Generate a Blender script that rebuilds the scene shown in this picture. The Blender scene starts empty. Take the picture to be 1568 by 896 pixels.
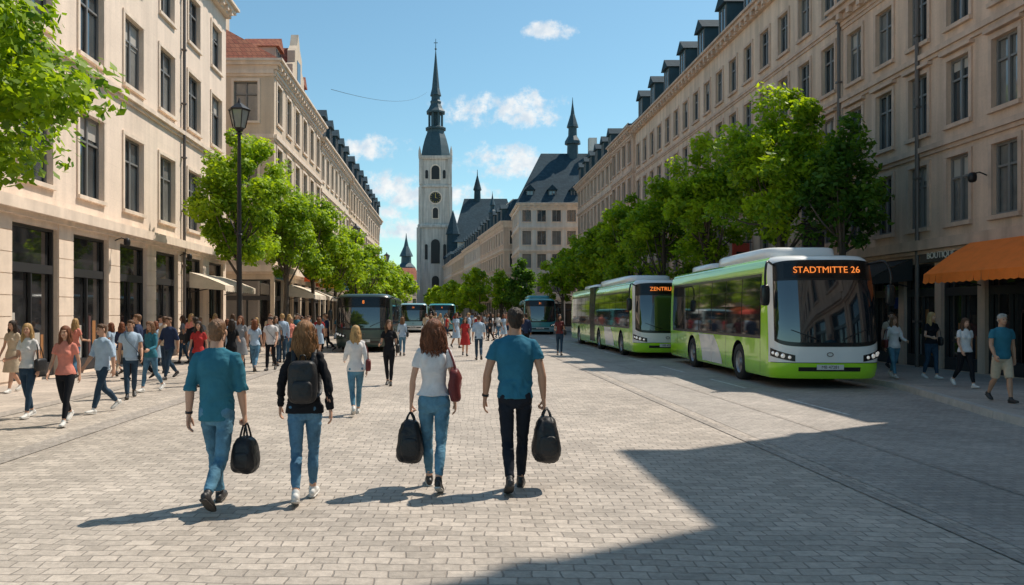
import bpy, bmesh, math, random, time
import numpy as np
from mathutils import Vector, Matrix, noise
random.seed(7); rng=np.random.default_rng(7)
R=math.radians
scene=bpy.context.scene
T0=time.time()
SUN=Vector((.85,.53,0)).normalized(); SEL=57

# ------------------------------------------------------------ materials
def mat(name,col,rough=.6,metal=0.,var=0.,vs=1.,bump=0.,bs=30.,spec=.5,coat=0.,emis=None,es=0.,stretch=(1,1,1),streak=0.):
    m=bpy.data.materials.new(name); m.use_nodes=True
    nt=m.node_tree; N=nt.nodes; L=nt.links; b=N['Principled BSDF']
    b.inputs['Roughness'].default_value=rough; b.inputs['Metallic'].default_value=metal
    b.inputs['Specular IOR Level'].default_value=spec; b.inputs['Coat Weight'].default_value=coat
    b.inputs['Base Color'].default_value=(*col,1)
    if emis: b.inputs['Emission Color'].default_value=(*emis,1); b.inputs['Emission Strength'].default_value=es
    if var or bump or streak:
        tc=N.new('ShaderNodeTexCoord'); mp=N.new('ShaderNodeMapping'); mp.inputs['Scale'].default_value=stretch
        L.new(tc.outputs['Object'],mp.inputs['Vector'])
    if var:
        n=N.new('ShaderNodeTexNoise'); n.inputs['Scale'].default_value=vs; n.inputs['Detail'].default_value=6; n.inputs['Roughness'].default_value=.65
        L.new(mp.outputs[0],n.inputs['Vector'])
        r=N.new('ShaderNodeMapRange'); r.inputs['From Min'].default_value=.3; r.inputs['From Max'].default_value=.7
        r.inputs['To Min'].default_value=1-var; r.inputs['To Max'].default_value=1+var*.6
        L.new(n.outputs['Fac'],r.inputs['Value'])
        last=r.outputs[0]
        if streak:
            mp2=N.new('ShaderNodeMapping'); mp2.inputs['Scale'].default_value=(1.6,1.6,.12); L.new(tc.outputs['Object'],mp2.inputs['Vector'])
            n2=N.new('ShaderNodeTexNoise'); n2.inputs['Scale'].default_value=1.5; n2.inputs['Detail'].default_value=5; L.new(mp2.outputs[0],n2.inputs['Vector'])
            r2=N.new('ShaderNodeMapRange'); r2.inputs['From Min'].default_value=.35; r2.inputs['From Max'].default_value=.65; r2.inputs['To Min'].default_value=1-streak; r2.inputs['To Max'].default_value=1.04
            L.new(n2.outputs['Fac'],r2.inputs['Value'])
            mm=N.new('ShaderNodeMath'); mm.operation='MULTIPLY'; L.new(last,mm.inputs[0]); L.new(r2.outputs[0],mm.inputs[1]); last=mm.outputs[0]
        v=N.new('ShaderNodeVectorMath'); v.operation='SCALE'; v.inputs[0].default_value=col
        L.new(last,v.inputs['Scale']); L.new(v.outputs[0],b.inputs['Base Color'])
    if bump:
        n=N.new('ShaderNodeTexNoise'); n.inputs['Scale'].default_value=bs; n.inputs['Detail'].default_value=4
        L.new(mp.outputs[0],n.inputs['Vector'])
        bp=N.new('ShaderNodeBump'); bp.inputs['Strength'].default_value=bump; bp.inputs['Distance'].default_value=.02
        L.new(n.outputs['Fac'],bp.inputs['Height']); L.new(bp.outputs[0],b.inputs['Normal'])
    return m

def brickmat(name,c1,c2,mort,bw,rh,ms,wall=False,rough=.8,bump=.5,stain=.25,off=.5,streak=0.,bias=0.,wob=.07,rot=0.,bd=.012):
    m=bpy.data.materials.new(name); m.use_nodes=True
    nt=m.node_tree; N=nt.nodes; L=nt.links; b=N['Principled BSDF']; b.inputs['Roughness'].default_value=rough
    b.inputs['Specular IOR Level'].default_value=.3
    tc=N.new('ShaderNodeTexCoord'); vec=tc.outputs['Object']
    if wall:
        sx=N.new('ShaderNodeSeparateXYZ'); L.new(vec,sx.inputs[0]); ad=N.new('ShaderNodeMath'); L.new(sx.outputs[0],ad.inputs[0]); L.new(sx.outputs[1],ad.inputs[1])
        cx=N.new('ShaderNodeCombineXYZ'); L.new(ad.outputs[0],cx.inputs[0]); L.new(sx.outputs[2],cx.inputs[1]); vec2=cx.outputs[0]
    else:
        def wobble(src,scale,amt):
            nz=N.new('ShaderNodeTexNoise'); nz.inputs['Scale'].default_value=scale; nz.inputs['Detail'].default_value=2; L.new(vec,nz.inputs['Vector'])
            sb=N.new('ShaderNodeVectorMath'); sb.operation='SUBTRACT'; L.new(nz.outputs['Color'],sb.inputs[0]); sb.inputs[1].default_value=(.5,.5,.5)
            sc=N.new('ShaderNodeVectorMath'); sc.operation='SCALE'; L.new(sb.outputs[0],sc.inputs[0]); sc.inputs['Scale'].default_value=amt
            av=N.new('ShaderNodeVectorMath'); L.new(src,av.inputs[0]); L.new(sc.outputs[0],av.inputs[1]); return av.outputs[0]
        vv=wobble(vec,.6,wob*2.2); vv=wobble(vv,5.,wob*.45)
        mpp=N.new('ShaderNodeMapping'); mpp.inputs['Rotation'].default_value=(0,0,rot); L.new(vv,mpp.inputs['Vector']); vec2=mpp.outputs[0]
    br=N.new('ShaderNodeTexBrick'); br.offset=off; L.new(vec2,br.inputs['Vector'])
    for k,v in (('Scale',1.),('Brick Width',bw),('Row Height',rh),('Mortar Size',ms),('Mortar Smooth',.6),('Bias',bias)): br.inputs[k].default_value=v
    br.inputs['Color1'].default_value=(*c1,1); br.inputs['Color2'].default_value=(*c2,1); br.inputs['Mortar'].default_value=(*mort,1)
    n1=N.new('ShaderNodeTexNoise'); n1.inputs['Scale'].default_value=.45; n1.inputs['Detail'].default_value=8; n1.inputs['Roughness'].default_value=.7; L.new(vec,n1.inputs['Vector'])
    n2=N.new('ShaderNodeTexNoise'); n2.inputs['Scale'].default_value=14; n2.inputs['Detail'].default_value=6; n2.inputs['Roughness'].default_value=.75; L.new(vec,n2.inputs['Vector'])
    r1=N.new('ShaderNodeMapRange'); r1.inputs['From Min'].default_value=.3; r1.inputs['From Max'].default_value=.7; r1.inputs['To Min'].default_value=1-stain; r1.inputs['To Max'].default_value=1+stain*.5; L.new(n1.outputs['Fac'],r1.inputs['Value'])
    r2=N.new('ShaderNodeMapRange'); r2.inputs['From Min'].default_value=.3; r2.inputs['From Max'].default_value=.7; r2.inputs['To Min'].default_value=1-stain; r2.inputs['To Max'].default_value=1+stain*.6; L.new(n2.outputs['Fac'],r2.inputs['Value'])
    mu=N.new('ShaderNodeMath'); mu.operation='MULTIPLY'; L.new(r1.outputs[0],mu.inputs[0]); L.new(r2.outputs[0],mu.inputs[1]); last=mu.outputs[0]
    if streak:
        mp2=N.new('ShaderNodeMapping'); mp2.inputs['Scale'].default_value=(1.6,1.6,.12); L.new(tc.outputs['Object'],mp2.inputs['Vector'])
        n3=N.new('ShaderNodeTexNoise'); n3.inputs['Scale'].default_value=1.5; n3.inputs['Detail'].default_value=5; L.new(mp2.outputs[0],n3.inputs['Vector'])
        r3=N.new('ShaderNodeMapRange'); r3.inputs['From Min'].default_value=.35; r3.inputs['From Max'].default_value=.65; r3.inputs['To Min'].default_value=1-streak; r3.inputs['To Max'].default_value=1.03; L.new(n3.outputs['Fac'],r3.inputs['Value'])
        m3=N.new('ShaderNodeMath'); m3.operation='MULTIPLY'; L.new(last,m3.inputs[0]); L.new(r3.outputs[0],m3.inputs[1]); last=m3.outputs[0]
    v=N.new('ShaderNodeVectorMath'); v.operation='SCALE'; L.new(br.outputs['Color'],v.inputs[0]); L.new(last,v.inputs['Scale']); L.new(v.outputs[0],b.inputs['Base Color'])
    h=N.new('ShaderNodeMath'); h.operation='MULTIPLY_ADD'; L.new(br.outputs['Fac'],h.inputs[0]); h.inputs[1].default_value=-1.; L.new(n2.outputs['Fac'],h.inputs[2])
    bp=N.new('ShaderNodeBump'); bp.inputs['Strength'].default_value=bump; bp.inputs['Distance'].default_value=bd; L.new(h.outputs[0],bp.inputs['Height']); L.new(bp.outputs[0],b.inputs['Normal'])
    return m

def glassmat(name,col,var=.5,spec=.8,vs=.6):
    m=mat(name,col,rough=.04,var=var,vs=vs,spec=spec)
    m.node_tree.nodes['Principled BSDF'].inputs['IOR'].default_value=1.75
    return m

M={}
M['glass']=glassmat('window_glass',(.05,.065,.075),.8,1.)
M['glass2']=glassmat('window_glass_curtain',(.22,.22,.21),.5,.9)
M['shopglass']=glassmat('shop_glass',(.03,.03,.032),.9,1.,1.2)
M['busglass']=glassmat('bus_glass',(.014,.02,.026),.5,1.)
M['frame']=mat('window_frame_paint',(.20,.195,.19),.5)
M['frame_w']=mat('window_frame_white',(.55,.53,.5),.5)
M['dark']=mat('dark_metal',(.02,.02,.022),.45,.3)
M['lead']=mat('lead_pipe',(.15,.13,.12),.5,.4)
M['slate']=brickmat('slate_roof',(.018,.048,.07),(.034,.07,.094),(.012,.022,.03),.35,.22,.01,wall=True,rough=.85,bump=.3)
M['redtile']=brickmat('red_roof_tiles',(.33,.10,.06),(.42,.16,.09),(.14,.05,.035),.25,.3,.02,wall=True,rough=.8,bump=.8)
M['copper']=mat('dark_copper',(.03,.07,.09),.6,.0,var=.3,vs=2)
M['gold']=mat('gilding',(.6,.4,.1),.3,.8)
def stone(name,c,j=.93,streak=.16):
    c2=tuple(x*.95 for x in c); return brickmat(name,c,c2,tuple(x*j for x in c),1.3,.55,.012,wall=True,rough=.85,bump=.15,stain=.10,streak=streak)
M['w_L1']=stone('limestone_cream',(.90,.74,.61),.93,.12)
M['w_L2']=stone('limestone_tan',(.74,.60,.46))
M['w_L3']=stone('stucco_cream',(.80,.68,.54),.97,.2)
M['w_L4']=stone('stucco_ochre',(.72,.56,.39),.97,.2)
M['w_R0']=stone('sandstone_peach',(.80,.58,.44),.95,.25)
M['w_R1']=stone('sandstone_cream',(.82,.62,.47),.96,.25)
M['w_W']=stone('stucco_white',(.82,.76,.69),.97,.15)
M['w_T']=stone('tower_stone',(.68,.63,.57),.85,.3)
M['trim']=mat('stone_trim',(.84,.69,.56),.8,var=.12,vs=2,streak=.14)
M['trimR']=mat('sandstone_trim',(.66,.48,.37),.8,var=.15,vs=2,streak=.2)
M['signdark']=mat('shop_fascia',(.035,.035,.038),.4)

# ------------------------------------------------------------ mesh buffer
class MB:
    def __init__(s,T=None): s.v=[];s.f=[];s.T=T
    def q(s,pts,T=None):
        T=T or s.T; i=len(s.v)
        s.v+= [T(p) for p in pts] if T else list(pts)
        s.f.append(tuple(range(i,i+len(pts))))
    def box(s,a0,a1,b0,b1,c0,c1,T=None):
        T=T or s.T; i=len(s.v)
        P=[(a0,b0,c0),(a1,b0,c0),(a1,b1,c0),(a0,b1,c0),(a0,b0,c1),(a1,b0,c1),(a1,b1,c1),(a0,b1,c1)]
        s.v+= [T(p) for p in P] if T else P
        s.f+= [tuple(i+k for k in q) for q in ((0,3,2,1),(4,5,6,7),(0,1,5,4),(1,2,6,5),(2,3,7,6),(3,0,4,7))]
    def add(s,v,f):
        i=len(s.v); s.v+=[tuple(x) for x in v]; s.f+=[tuple(k+i for k in q) for q in f]
def mk(name,v,f,mats,parent=None,mi=None,smooth=False,link=True):
    me=bpy.data.meshes.new(name); me.from_pydata([tuple(map(float,p)) for p in v],[],f)
    for m in (mats if isinstance(mats,(list,tuple)) else [mats]): me.materials.append(m)
    if mi is not None: me.polygons.foreach_set('material_index',mi)
    if smooth: me.polygons.foreach_set('use_smooth',[True]*len(f))
    me.update()
    ob=bpy.data.objects.new(name,me)
    if link: scene.collection.objects.link(ob)
    if parent: ob.parent=parent
    return ob
def empty(name,loc=(0,0,0),rz=0):
    e=bpy.data.objects.new(name,None); e.location=loc; e.rotation_euler=(0,0,rz); e.empty_display_size=.3
    scene.collection.objects.link(e); return e

# ------------------------------------------------------------ geometry helpers
def cr(P,k):
    P=np.asarray(P,float)
    if len(P)<3 or k<2:
        if k<2: return P
        t=np.linspace(0,1,k+1)[:,None]; return P[0]*(1-t)+P[-1]*t if len(P)==2 else P
    E=np.vstack([2*P[0]-P[1],P,2*P[-1]-P[-2]]); out=[]
    for i in range(1,len(E)-2):
        a,b,c,d=E[i-1],E[i],E[i+1],E[i+2]
        for j in range(k):
            t=j/k; out.append(.5*((2*b)+(-a+c)*t+(2*a-5*b+4*c-d)*t*t+(-a+3*b-3*c+d)*t**3))
    out.append(E[-2]); return np.array(out)
def tube(pts,rads,n=10,k=3,ref=(1,0,0),cap='round'):
    pts=np.asarray(pts,float); rd=np.array([(r,r) if np.isscalar(r) else r for r in rads],float)
    if len(rd)==1: rd=np.repeat(rd,len(pts),0)
    A=cr(np.hstack([pts,rd]),k); P=A[:,:3]; Q=np.maximum(A[:,3:],1e-4)
    Tn=np.gradient(P,axis=0); Tn/=np.linalg.norm(Tn,axis=1)[:,None]+1e-9
    if cap=='round':
        P=np.vstack([P[0]-Tn[0]*Q[0].min()*.9,P[0]-Tn[0]*Q[0].min()*.55,P,P[-1]+Tn[-1]*Q[-1].min()*.55,P[-1]+Tn[-1]*Q[-1].min()*.9])
        Q=np.vstack([Q[0]*.42,Q[0]*.82,Q,Q[-1]*.82,Q[-1]*.42]); Tn=np.vstack([Tn[:1],Tn[:1],Tn,Tn[-1:],Tn[-1:]])
    ref=np.array(ref,float); an=np.linspace(0,2*np.pi,n,endpoint=False); V=[];F=[]
    for i in range(len(P)):
        a=ref-Tn[i]*ref.dot(Tn[i])
        if np.linalg.norm(a)<.15: a=np.array((0,1,0.))-Tn[i]*Tn[i][1]
        a/=np.linalg.norm(a); b=np.cross(Tn[i],a)
        V.append(P[i]+np.outer(np.cos(an)*Q[i,0],a)+np.outer(np.sin(an)*Q[i,1],b))
    V=np.vstack(V)
    for i in range(len(P)-1):
        for j in range(n):
            j2=(j+1)%n; F.append((i*n+j,i*n+j2,(i+1)*n+j2,(i+1)*n+j))
    F.append(tuple(range(n-1,-1,-1))); m=(len(P)-1)*n; F.append(tuple(range(m,m+n)))
    return V,F
def sell(c,s,e1=1.,e2=1.,nu=16,nv=10,rot=None):
    V=[];F=[]
    f=lambda x,e: math.copysign(abs(x)**e,x)
    for i in range(nv+1):
        ph=-math.pi/2+math.pi*i/nv
        ph=max(min(ph,math.pi/2-.02),-math.pi/2+.02)
        for j in range(nu):
            th=2*math.pi*j/nu
            V.append((s[0]*f(math.cos(ph),e1)*f(math.cos(th),e2),s[1]*f(math.cos(ph),e1)*f(math.sin(th),e2),s[2]*f(math.sin(ph),e1)))
    for i in range(nv):
        for j in range(nu):
            j2=(j+1)%nu; F.append((i*nu+j,i*nu+j2,(i+1)*nu+j2,(i+1)*nu+j))
    F.append(tuple(range(nu-1,-1,-1))); F.append(tuple(range(nv*nu,nv*nu+nu)))
    return np.array(V)+np.array(c,float),F
def remesh(parts,vox,sm=3):
    v=[];f=[]
    for V,F in parts:
        o=len(v); v+=[tuple(map(float,p)) for p in V]; f+=[tuple(k+o for k in q) for q in F]
    me=bpy.data.meshes.new('tmp'); me.from_pydata(v,[],f); ob=bpy.data.objects.new('tmp',me); scene.collection.objects.link(ob)
    m=ob.modifiers.new('r','REMESH'); m.mode='VOXEL'; m.voxel_size=vox
    if sm: s=ob.modifiers.new('s','SMOOTH'); s.factor=.5; s.iterations=sm
    dg=bpy.context.evaluated_depsgraph_get(); ev=ob.evaluated_get(dg); em=ev.to_mesh()
    n=len(em.vertices); co=np.empty(n*3,np.float32); em.vertices.foreach_get('co',co)
    no=np.empty(n*3,np.float32); em.vertex_normals.foreach_get('vector',no)
    fs=[tuple(p.vertices) for p in em.polygons]
    ev.to_mesh_clear(); bpy.data.objects.remove(ob); bpy.data.meshes.remove(me)
    return co.reshape(-1,3).astype(float),fs,no.reshape(-1,3).astype(float)

# ------------------------------------------------------------ people (built first: remesh needs a light scene)
def cloth(name,c,rough=.85,bump=.35,bs=18,var=.18,vs=6): return mat(name,c,rough,var=var,vs=vs,bump=bump,bs=bs,spec=.2)
SK=[mat('skin',(.56,.32,.22),.5,var=.08,vs=12,spec=.4),mat('skin_tan',(.46,.25,.16),.5,var=.08,vs=12)]
def hairm(n,c): return mat(n,c,.5,var=.55,vs=40,stretch=(1,1,.12),bump=.6,bs=120,spec=.35)
HR={'brown':hairm('brown_hair',(.10,.05,.025)),'blonde':hairm('blonde_hair',(.48,.30,.13)),'dark':hairm('dark_hair',(.035,.022,.016)),'auburn':hairm('auburn_hair',(.19,.065,.028)),
 'gold':hairm('golden_brown_hair',(.28,.13,.048)),'lbrown':hairm('light_brown_hair',(.20,.105,.055)),'grey':hairm('grey_hair',(.4,.38,.35))}
C={'teal':cloth('teal_cloth',(.035,.165,.23)),'teal2':cloth('teal_tshirt',(.028,.155,.24)),'black':cloth('black_cloth',(.012,.013,.017)),'white':cloth('white_cloth',(.70,.68,.68)),
 'jeans':cloth('blue_denim',(.09,.20,.31),var=.45,vs=7,bump=.5,bs=14),'jeans2':cloth('denim_light',(.10,.23,.33),var=.5,vs=6,bump=.5,bs=14),'jeansd':cloth('denim_dark',(.03,.06,.10),var=.35,vs=7),
 'trous':cloth('dark_trousers',(.013,.017,.026),var=.3),'coral':cloth('coral_cloth',(.70,.25,.19)),'lblue':cloth('light_blue_cloth',(.40,.52,.66)),'grey':cloth('grey_cloth',(.26,.27,.29)),'red':cloth('red_cloth',(.45,.04,.04)),
 'beige':cloth('beige_cloth',(.52,.42,.31)),'navy':cloth('navy_cloth',(.025,.04,.09)),'maroon':cloth('maroon_leather',(.14,.03,.03),.4),'bag':mat('black_bag_nylon',(.012,.012,.014),.5,bump=.5,bs=25),
 'shoeb':mat('dark_shoe',(.025,.025,.027),.5),'shoew':mat('white_shoe',(.65,.64,.62),.55),'sole':mat('shoe_sole',(.55,.53,.5),.7),'soled':mat('dark_sole',(.05,.045,.04),.8),
 'eye':mat('eye_dark',(.02,.015,.012),.2),'lip':mat('lips',(.42,.12,.10),.5)}
SLOTS=['skin','hair','top','bottom','shoe','sole','eye','lip','bag']
def fold(p,fr,s):
    w=noise.noise((p[0]*4+s,p[1]*4,p[2]*4)); q=(p[0]*fr[0]+w*1.5,p[1]*fr[1]+s,p[2]*fr[2]+w*2.)
    a=noise.noise(q); b=1-abs(noise.noise((q[0]*1.9+7,q[1]*1.9,q[2]*1.9)))*2
    return a*.8+b*.45-.2
def person_geo(k):
    fem=k.get('fem',False); vox=k.get('vox',.013); rd=random.Random(k.get('seed',1)); hi=vox<.01
    V=[];F=[];Mi=[]
    def add(v,f,s):
        o=len(V); V.extend([tuple(p) for p in v]); F.extend([tuple(i+o for i in q) for q in f]); Mi.extend([SLOTS.index(s)]*len(f))
    def addr(parts,s,vx,sm=3,amp=0.,fr=(10,10,5),wf=None):
        co,fs,no=remesh(parts,vx,sm)
        if amp:
            d=np.array([fold(p,fr,k.get('seed',1))*(wf(p) if wf else 1) for p in co]); co=co+no*(d*amp)[:,None]
        add(co,fs,s)
    sw=.160 if fem else .190; hipw=.086 if fem else .088
    legs=[]; hz=.90
    for sgn,(a,kn,fp) in zip((-1,1),k['legs']):
        a,kn,fp=R(a),R(kn),R(fp); H=np.array((sgn*hipw,0,hz)); lat=-sgn*.03
        K=H+.43*np.array((lat,math.sin(a),-math.cos(a))); A=K+.40*np.array((lat*1.2,math.sin(a-kn),-math.cos(a-kn)))
        fd=np.array((sgn*.10,math.cos(fp),math.sin(fp))); fd/=np.linalg.norm(fd); up=np.array((0,-math.sin(fp),math.cos(fp)))
        legs.append((H,K,A,fd,up))
    low=min(min((A-up*.075-fd*.06)[2],(A-up*.075+fd*.17)[2]) for H,K,A,fd,up in legs); dz=-low+.004
    for i,(H,K,A,fd,up) in enumerate(legs): legs[i]=(H+(0,0,dz),K+(0,0,dz),A+(0,0,dz),fd,up)
    b=dz
    def Z(z): return z+b
    bt=k.get('bottom','jeans'); loose=k.get('loose',0.)
    pel=[((0,.0,Z(.80)),(.10,.09)),((0,-.005,Z(.86)),(.146,.112)),((0,-.008,Z(.93)),(.162 if fem else .148,.112)),((0,0,Z(1.0)),(.138 if fem else .142,.098)),((0,0,Z(1.06)),(.116 if fem else .134,.088))]
    parts=[tube([p for p,_ in pel],[r for _,r in pel],n=20,k=3,cap='flat')]
    sk=[]
    for sgn,(H,K,A,fd,up) in zip((-1,1),legs):
        th=.084 if fem else .080; kn=.053+loose; cf=.055+loose; an=.037+loose*1.2
        d=(A-K)/np.linalg.norm(A-K); e1=A-d*(.03 if not fem else .05)
        back=np.cross((1,0,0),d); back=-back if back[1]>0 else back
        full=[H+(0,0,.02),H*.62+K*.38,K*.93+H*.07,K*.85+A*.15,K*.62+A*.38+back*.014,K*.25+A*.75,e1]
        rr=[(th,th*1.08),(th*.93,th*1.0),kn*1.05,kn,(cf,cf*1.06),an*1.15,an]
        if bt=='jeans': parts.append(tube(full,rr,n=16,k=4,cap='flat')); sk.append(tube([e1-d*.05,A,A-up*.02],[.034,.036,.034],n=10,k=1))
        else:
            if bt=='shorts': parts.append(tube([H,H*.5+K*.5,K*1.0],[(th+.01),th+.01,.08],n=16,k=4,cap='flat'))
            sk.append(tube([H,H*.6+K*.4,K,K*.62+A*.38+back*.012,K*.2+A*.8,A],[.08,.072,.05,.052,.036,.034],n=14,k=4))
        if bt!='dress': parts.append(sell(H+(sgn*-.008,-.048,.005),(.076,.070,.082),1,1,14,10))
        sh=[tube([A-fd*.045-up*.035,A+fd*.02-up*.03,A+fd*.08-up*.045,A+fd*.145-up*.052,A+fd*.175-up*.055],[(.034,.04),(.036,.042),(.042,.032),(.04,.024),(.03,.018)],n=12,k=3,ref=(1,0,0)),tube([A+up*.02,A-up*.03],[.038,.042],n=12,k=1)]
        addr(sh,'shoe',max(vox*.8,.007),2)
        v,f=tube([A-fd*.055-up*.071,A-up*.071,A+fd*.08-up*.072,A+fd*.15-up*.07,A+fd*.18-up*.066],[(.036,.012),(.038,.012),(.046,.012),(.043,.012),(.03,.01)],n=12,k=3,ref=(1,0,0)); add(v,f,'sole')
    kz=legs[0][1][2]; az=.14
    wfp=lambda p: .45+.9*math.exp(-((p[2]-kz)/.09)**2)+1.2*math.exp(-((p[2]-az)/.07)**2)+.8*math.exp(-((p[2]-Z(.80))/.06)**2)
    if bt!='dress': addr(parts,'bottom',vox,3,.0085 if hi else 0,(11,11,24),wfp)
    arms=[]
    for sgn,(a,ab,el) in zip((-1,1),k['arms']):
        a,ab,el=R(a),R(ab),R(el); S=np.array((sgn*(sw-.012),-.005,Z(1.405)))
        d1=np.array((sgn*math.sin(ab),math.cos(ab)*math.sin(a),-math.cos(ab)*math.cos(a))); E=S+d1*.285
        ab2=ab*.35; d2=np.array((sgn*math.sin(ab2),math.cos(ab2)*math.sin(a+el),-math.cos(ab2)*math.cos(a+el))); Wp=E+d2*.25
        arms.append((S,E,Wp,d1,d2))
    ar=.036 if fem else .046
    slv=k.get('sleeve','short')
    for sgn,(S,E,Wp,d1,d2),g in zip((-1,1),arms,k.get('grip',(0,0))):
        sk.append(tube([S-(sgn*.01,0,.012),S*.6+E*.4,E,E*.7+Wp*.3,Wp],[ar*.9,ar*.98,ar*.84,ar*.90,(ar*.52,ar*.66)],n=12,k=4,ref=(1,0,0)))
        m=np.array((-sgn,0,0.)); m-=d2*m.dot(d2); m/=np.linalg.norm(m); f_=np.cross(d2,m); f_=f_ if f_[1]>0 else -f_
        sc=.92 if fem else 1.05
        sk.append(tube([Wp-d2*.02,Wp+d2*.03*sc,Wp+d2*.065*sc,Wp+d2*.09*sc],[(.026*sc,.02*sc),(.036*sc,.018*sc),(.041*sc,.016*sc),(.037*sc,.012*sc)],n=12,k=2,ref=tuple(f_)))
        for o_,ln,ex in ((.030,.070,0),(.0105,.079,3),(-.010,.073,6),(-.029,.057,10)):
            p=Wp+d2*(.084*sc)+f_*o_*sc; pts=[p-d2*.02,p]; ang=0
            for j,(lf,da) in enumerate(zip((.45,.32,.25),(62,70,55) if g else (12+ex,22,20))):
                ang+=R(da); p=p+(d2*math.cos(ang)+m*math.sin(ang))*ln*lf*sc; pts.append(p)
            sk.append(tube(pts,[.009*sc,.0095*sc,.0088*sc,.0080*sc,.0068*sc],n=8,k=2))
        p=Wp+d2*.022*sc+f_*.024*sc
        if g: tp=[p,p+(f_*.6+d2*.75+m*.3)*.035,p+(f_*.55+d2*1.25+m*.8)*.038,p+(f_*.2+d2*1.5+m*1.3)*.042]
        else: tp=[p,p+(f_*.62+d2*.75+m*.25)*.038*sc,p+(f_*.75+d2*1.5+m*.5)*.038*sc,p+(f_*.75+d2*2.1+m*.75)*.038*sc]
        sk.append(tube(tp,[.0135*sc,.0125*sc,.0105*sc,.008*sc],n=8,k=2))
    c0=np.array((0,.018,Z(1.637))); yaw=R(k.get('yaw',0)); ry=np.array([[math.cos(yaw),-math.sin(yaw),0],[math.sin(yaw),math.cos(yaw),0],[0,0,1]])
    sk.append(tube([(0,-.012,Z(1.44)),(0,-.008,Z(1.50)),(0,.004,Z(1.575))],[.054 if fem else .066,.046 if fem else .060,.048 if fem else .058],n=14,k=3))
    def H3(p): return c0+ry@np.array(p,float)
    def hs(p,s,e=1): v,f=sell((0,0,0),s,e,e,18,12); return (v@ry.T+H3(p),f)
    hw_=.96 if fem else 1.
    sk+= [hs((0,-.012,.028),(.074*hw_,.094,.083)),hs((0,.032,-.028),(.060*hw_,.062,.078)),hs((0,.058,-.078),(.032*hw_,.032,.026)),hs((0,.012,-.062),(.056*hw_,.06,.036)),hs((0,.078,.022),(.046,.018,.014))]
    sk.append(tube([H3((0,.088,.012)),H3((0,.102,-.016)),H3((0,.108,-.03))],[.008,.011,.013],n=8,k=2))
    for s in (-1,1): sk.append(hs((s*.079*hw_,-.004,-.010),(.010,.019,.031)))
    addr(sk,'skin',min(vox*.75,.0095) if not hi else .0052,2)
    for s in (-1,1):
        v,f=sell(H3((s*.029,.083,.004)),(.011,.007,.006),1,1,8,6); add(v,f,'eye')
        v,f=tube([H3((s*.014,.094,.019)),H3((s*.030,.093,.024)),H3((s*.046,.082,.018))],[.0035],n=5,k=1); add(v,f,'hair')
    v,f=tube([H3((-.021,.084,-.052)),H3((0,.093,-.053)),H3((.021,.084,-.052))],[.004,.007,.004],n=6,k=2); add(v,f,'lip')
    hem=k.get('hem',.86)
    if fem: prof=[(hem-.02,.178,.130),(.93,.174,.128),(1.0,.150,.112),(1.08,.119,.095),(1.18,.127,.101),(1.28,.141,.109),(1.36,.147,.098),(1.42,.118,.080),(1.465,.064,.060),(1.485,.054,.056)]
    else: prof=[(hem-.02,.163,.128),(.93,.160,.124),(1.0,.152,.115),(1.08,.149,.110),(1.2,.163,.115),(1.31,.181,.119),(1.39,.172,.104),(1.44,.130,.084),(1.475,.076,.068),(1.495,.066,.064)]
    if bt=='dress': prof=[(.50,.24,.19),(.62,.22,.17),(.78,.195,.15)]+[p for p in prof[1:]]
    prof=[p for i,p in enumerate(prof) if i==0 or p[0]>prof[0][0]+.02]
    fit=k.get('fit',1.); tp=[tube([(0,-.006,Z(z)) for z,_,_ in prof],[(rx*fit,ry_*fit) for _,rx,ry_ in prof],n=28,k=3,cap='flat')]
    for s in (-1,1): tp.append(sell((s*.08,-.072,Z(1.335)),(.065 if not fem else .05,.042,.085),1,1,12,8))
    if fem:
        for s in (-1,1): tp.append(sell((s*.060,.072,Z(1.27)),(.053,.05,.055),1,1,12,8))
    sr=(ar+.008)*(1.05 if slv!='long' else 1.03)
    for sgn,(S,E,Wp,d1,d2) in zip((-1,1),arms):
        tp.append(sell(S+(-sgn*.012,0,-.002),(.058 if not fem else .051,.058 if not fem else .052,.052 if not fem else .049),1,1,14,10))
        tp.append(tube([(sgn*.05,-.015,Z(1.455)),S+(-sgn*.02,-.005,.012)],[.045,.034],n=10,k=1))
        if slv=='short': tp.append(tube([S-(sgn*.03,0,0),S*.85+E*.15,S*.46+E*.54],[sr*1.02,sr*1.04,sr*1.10],n=14,k=3,cap='flat'))
        elif slv=='elbow': tp.append(tube([S-(sgn*.03,0,0),S*.8+E*.2,S*.3+E*.7,E*.99+S*.01,E*.93+Wp*.07],[sr*1.0,sr*1.0,sr*.97,sr*.96,sr*.95],n=14,k=3,cap='flat')); tp.append(tube([E*.94+S*.06,E*.90+Wp*.10],[sr*1.07,sr*1.05],n=14,k=1,cap='flat'))
        else: tp.append(tube([S-(sgn*.03,0,0),S*.6+E*.4,E,E*.5+Wp*.5,Wp*.98+E*.02],[sr*1.08,sr*1.05,sr*.98,sr*.86,sr*.7],n=14,k=3,cap='flat'))
    wft=lambda p: .55+.9*math.exp(-((p[2]-Z(1.03))/.10)**2)+(.5 if abs(p[0])>.19 else 0)
    addr(tp,'top',vox,2,.013 if hi else .004,(7,7,10),wft)
    hair=k.get('hair','short')
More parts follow.
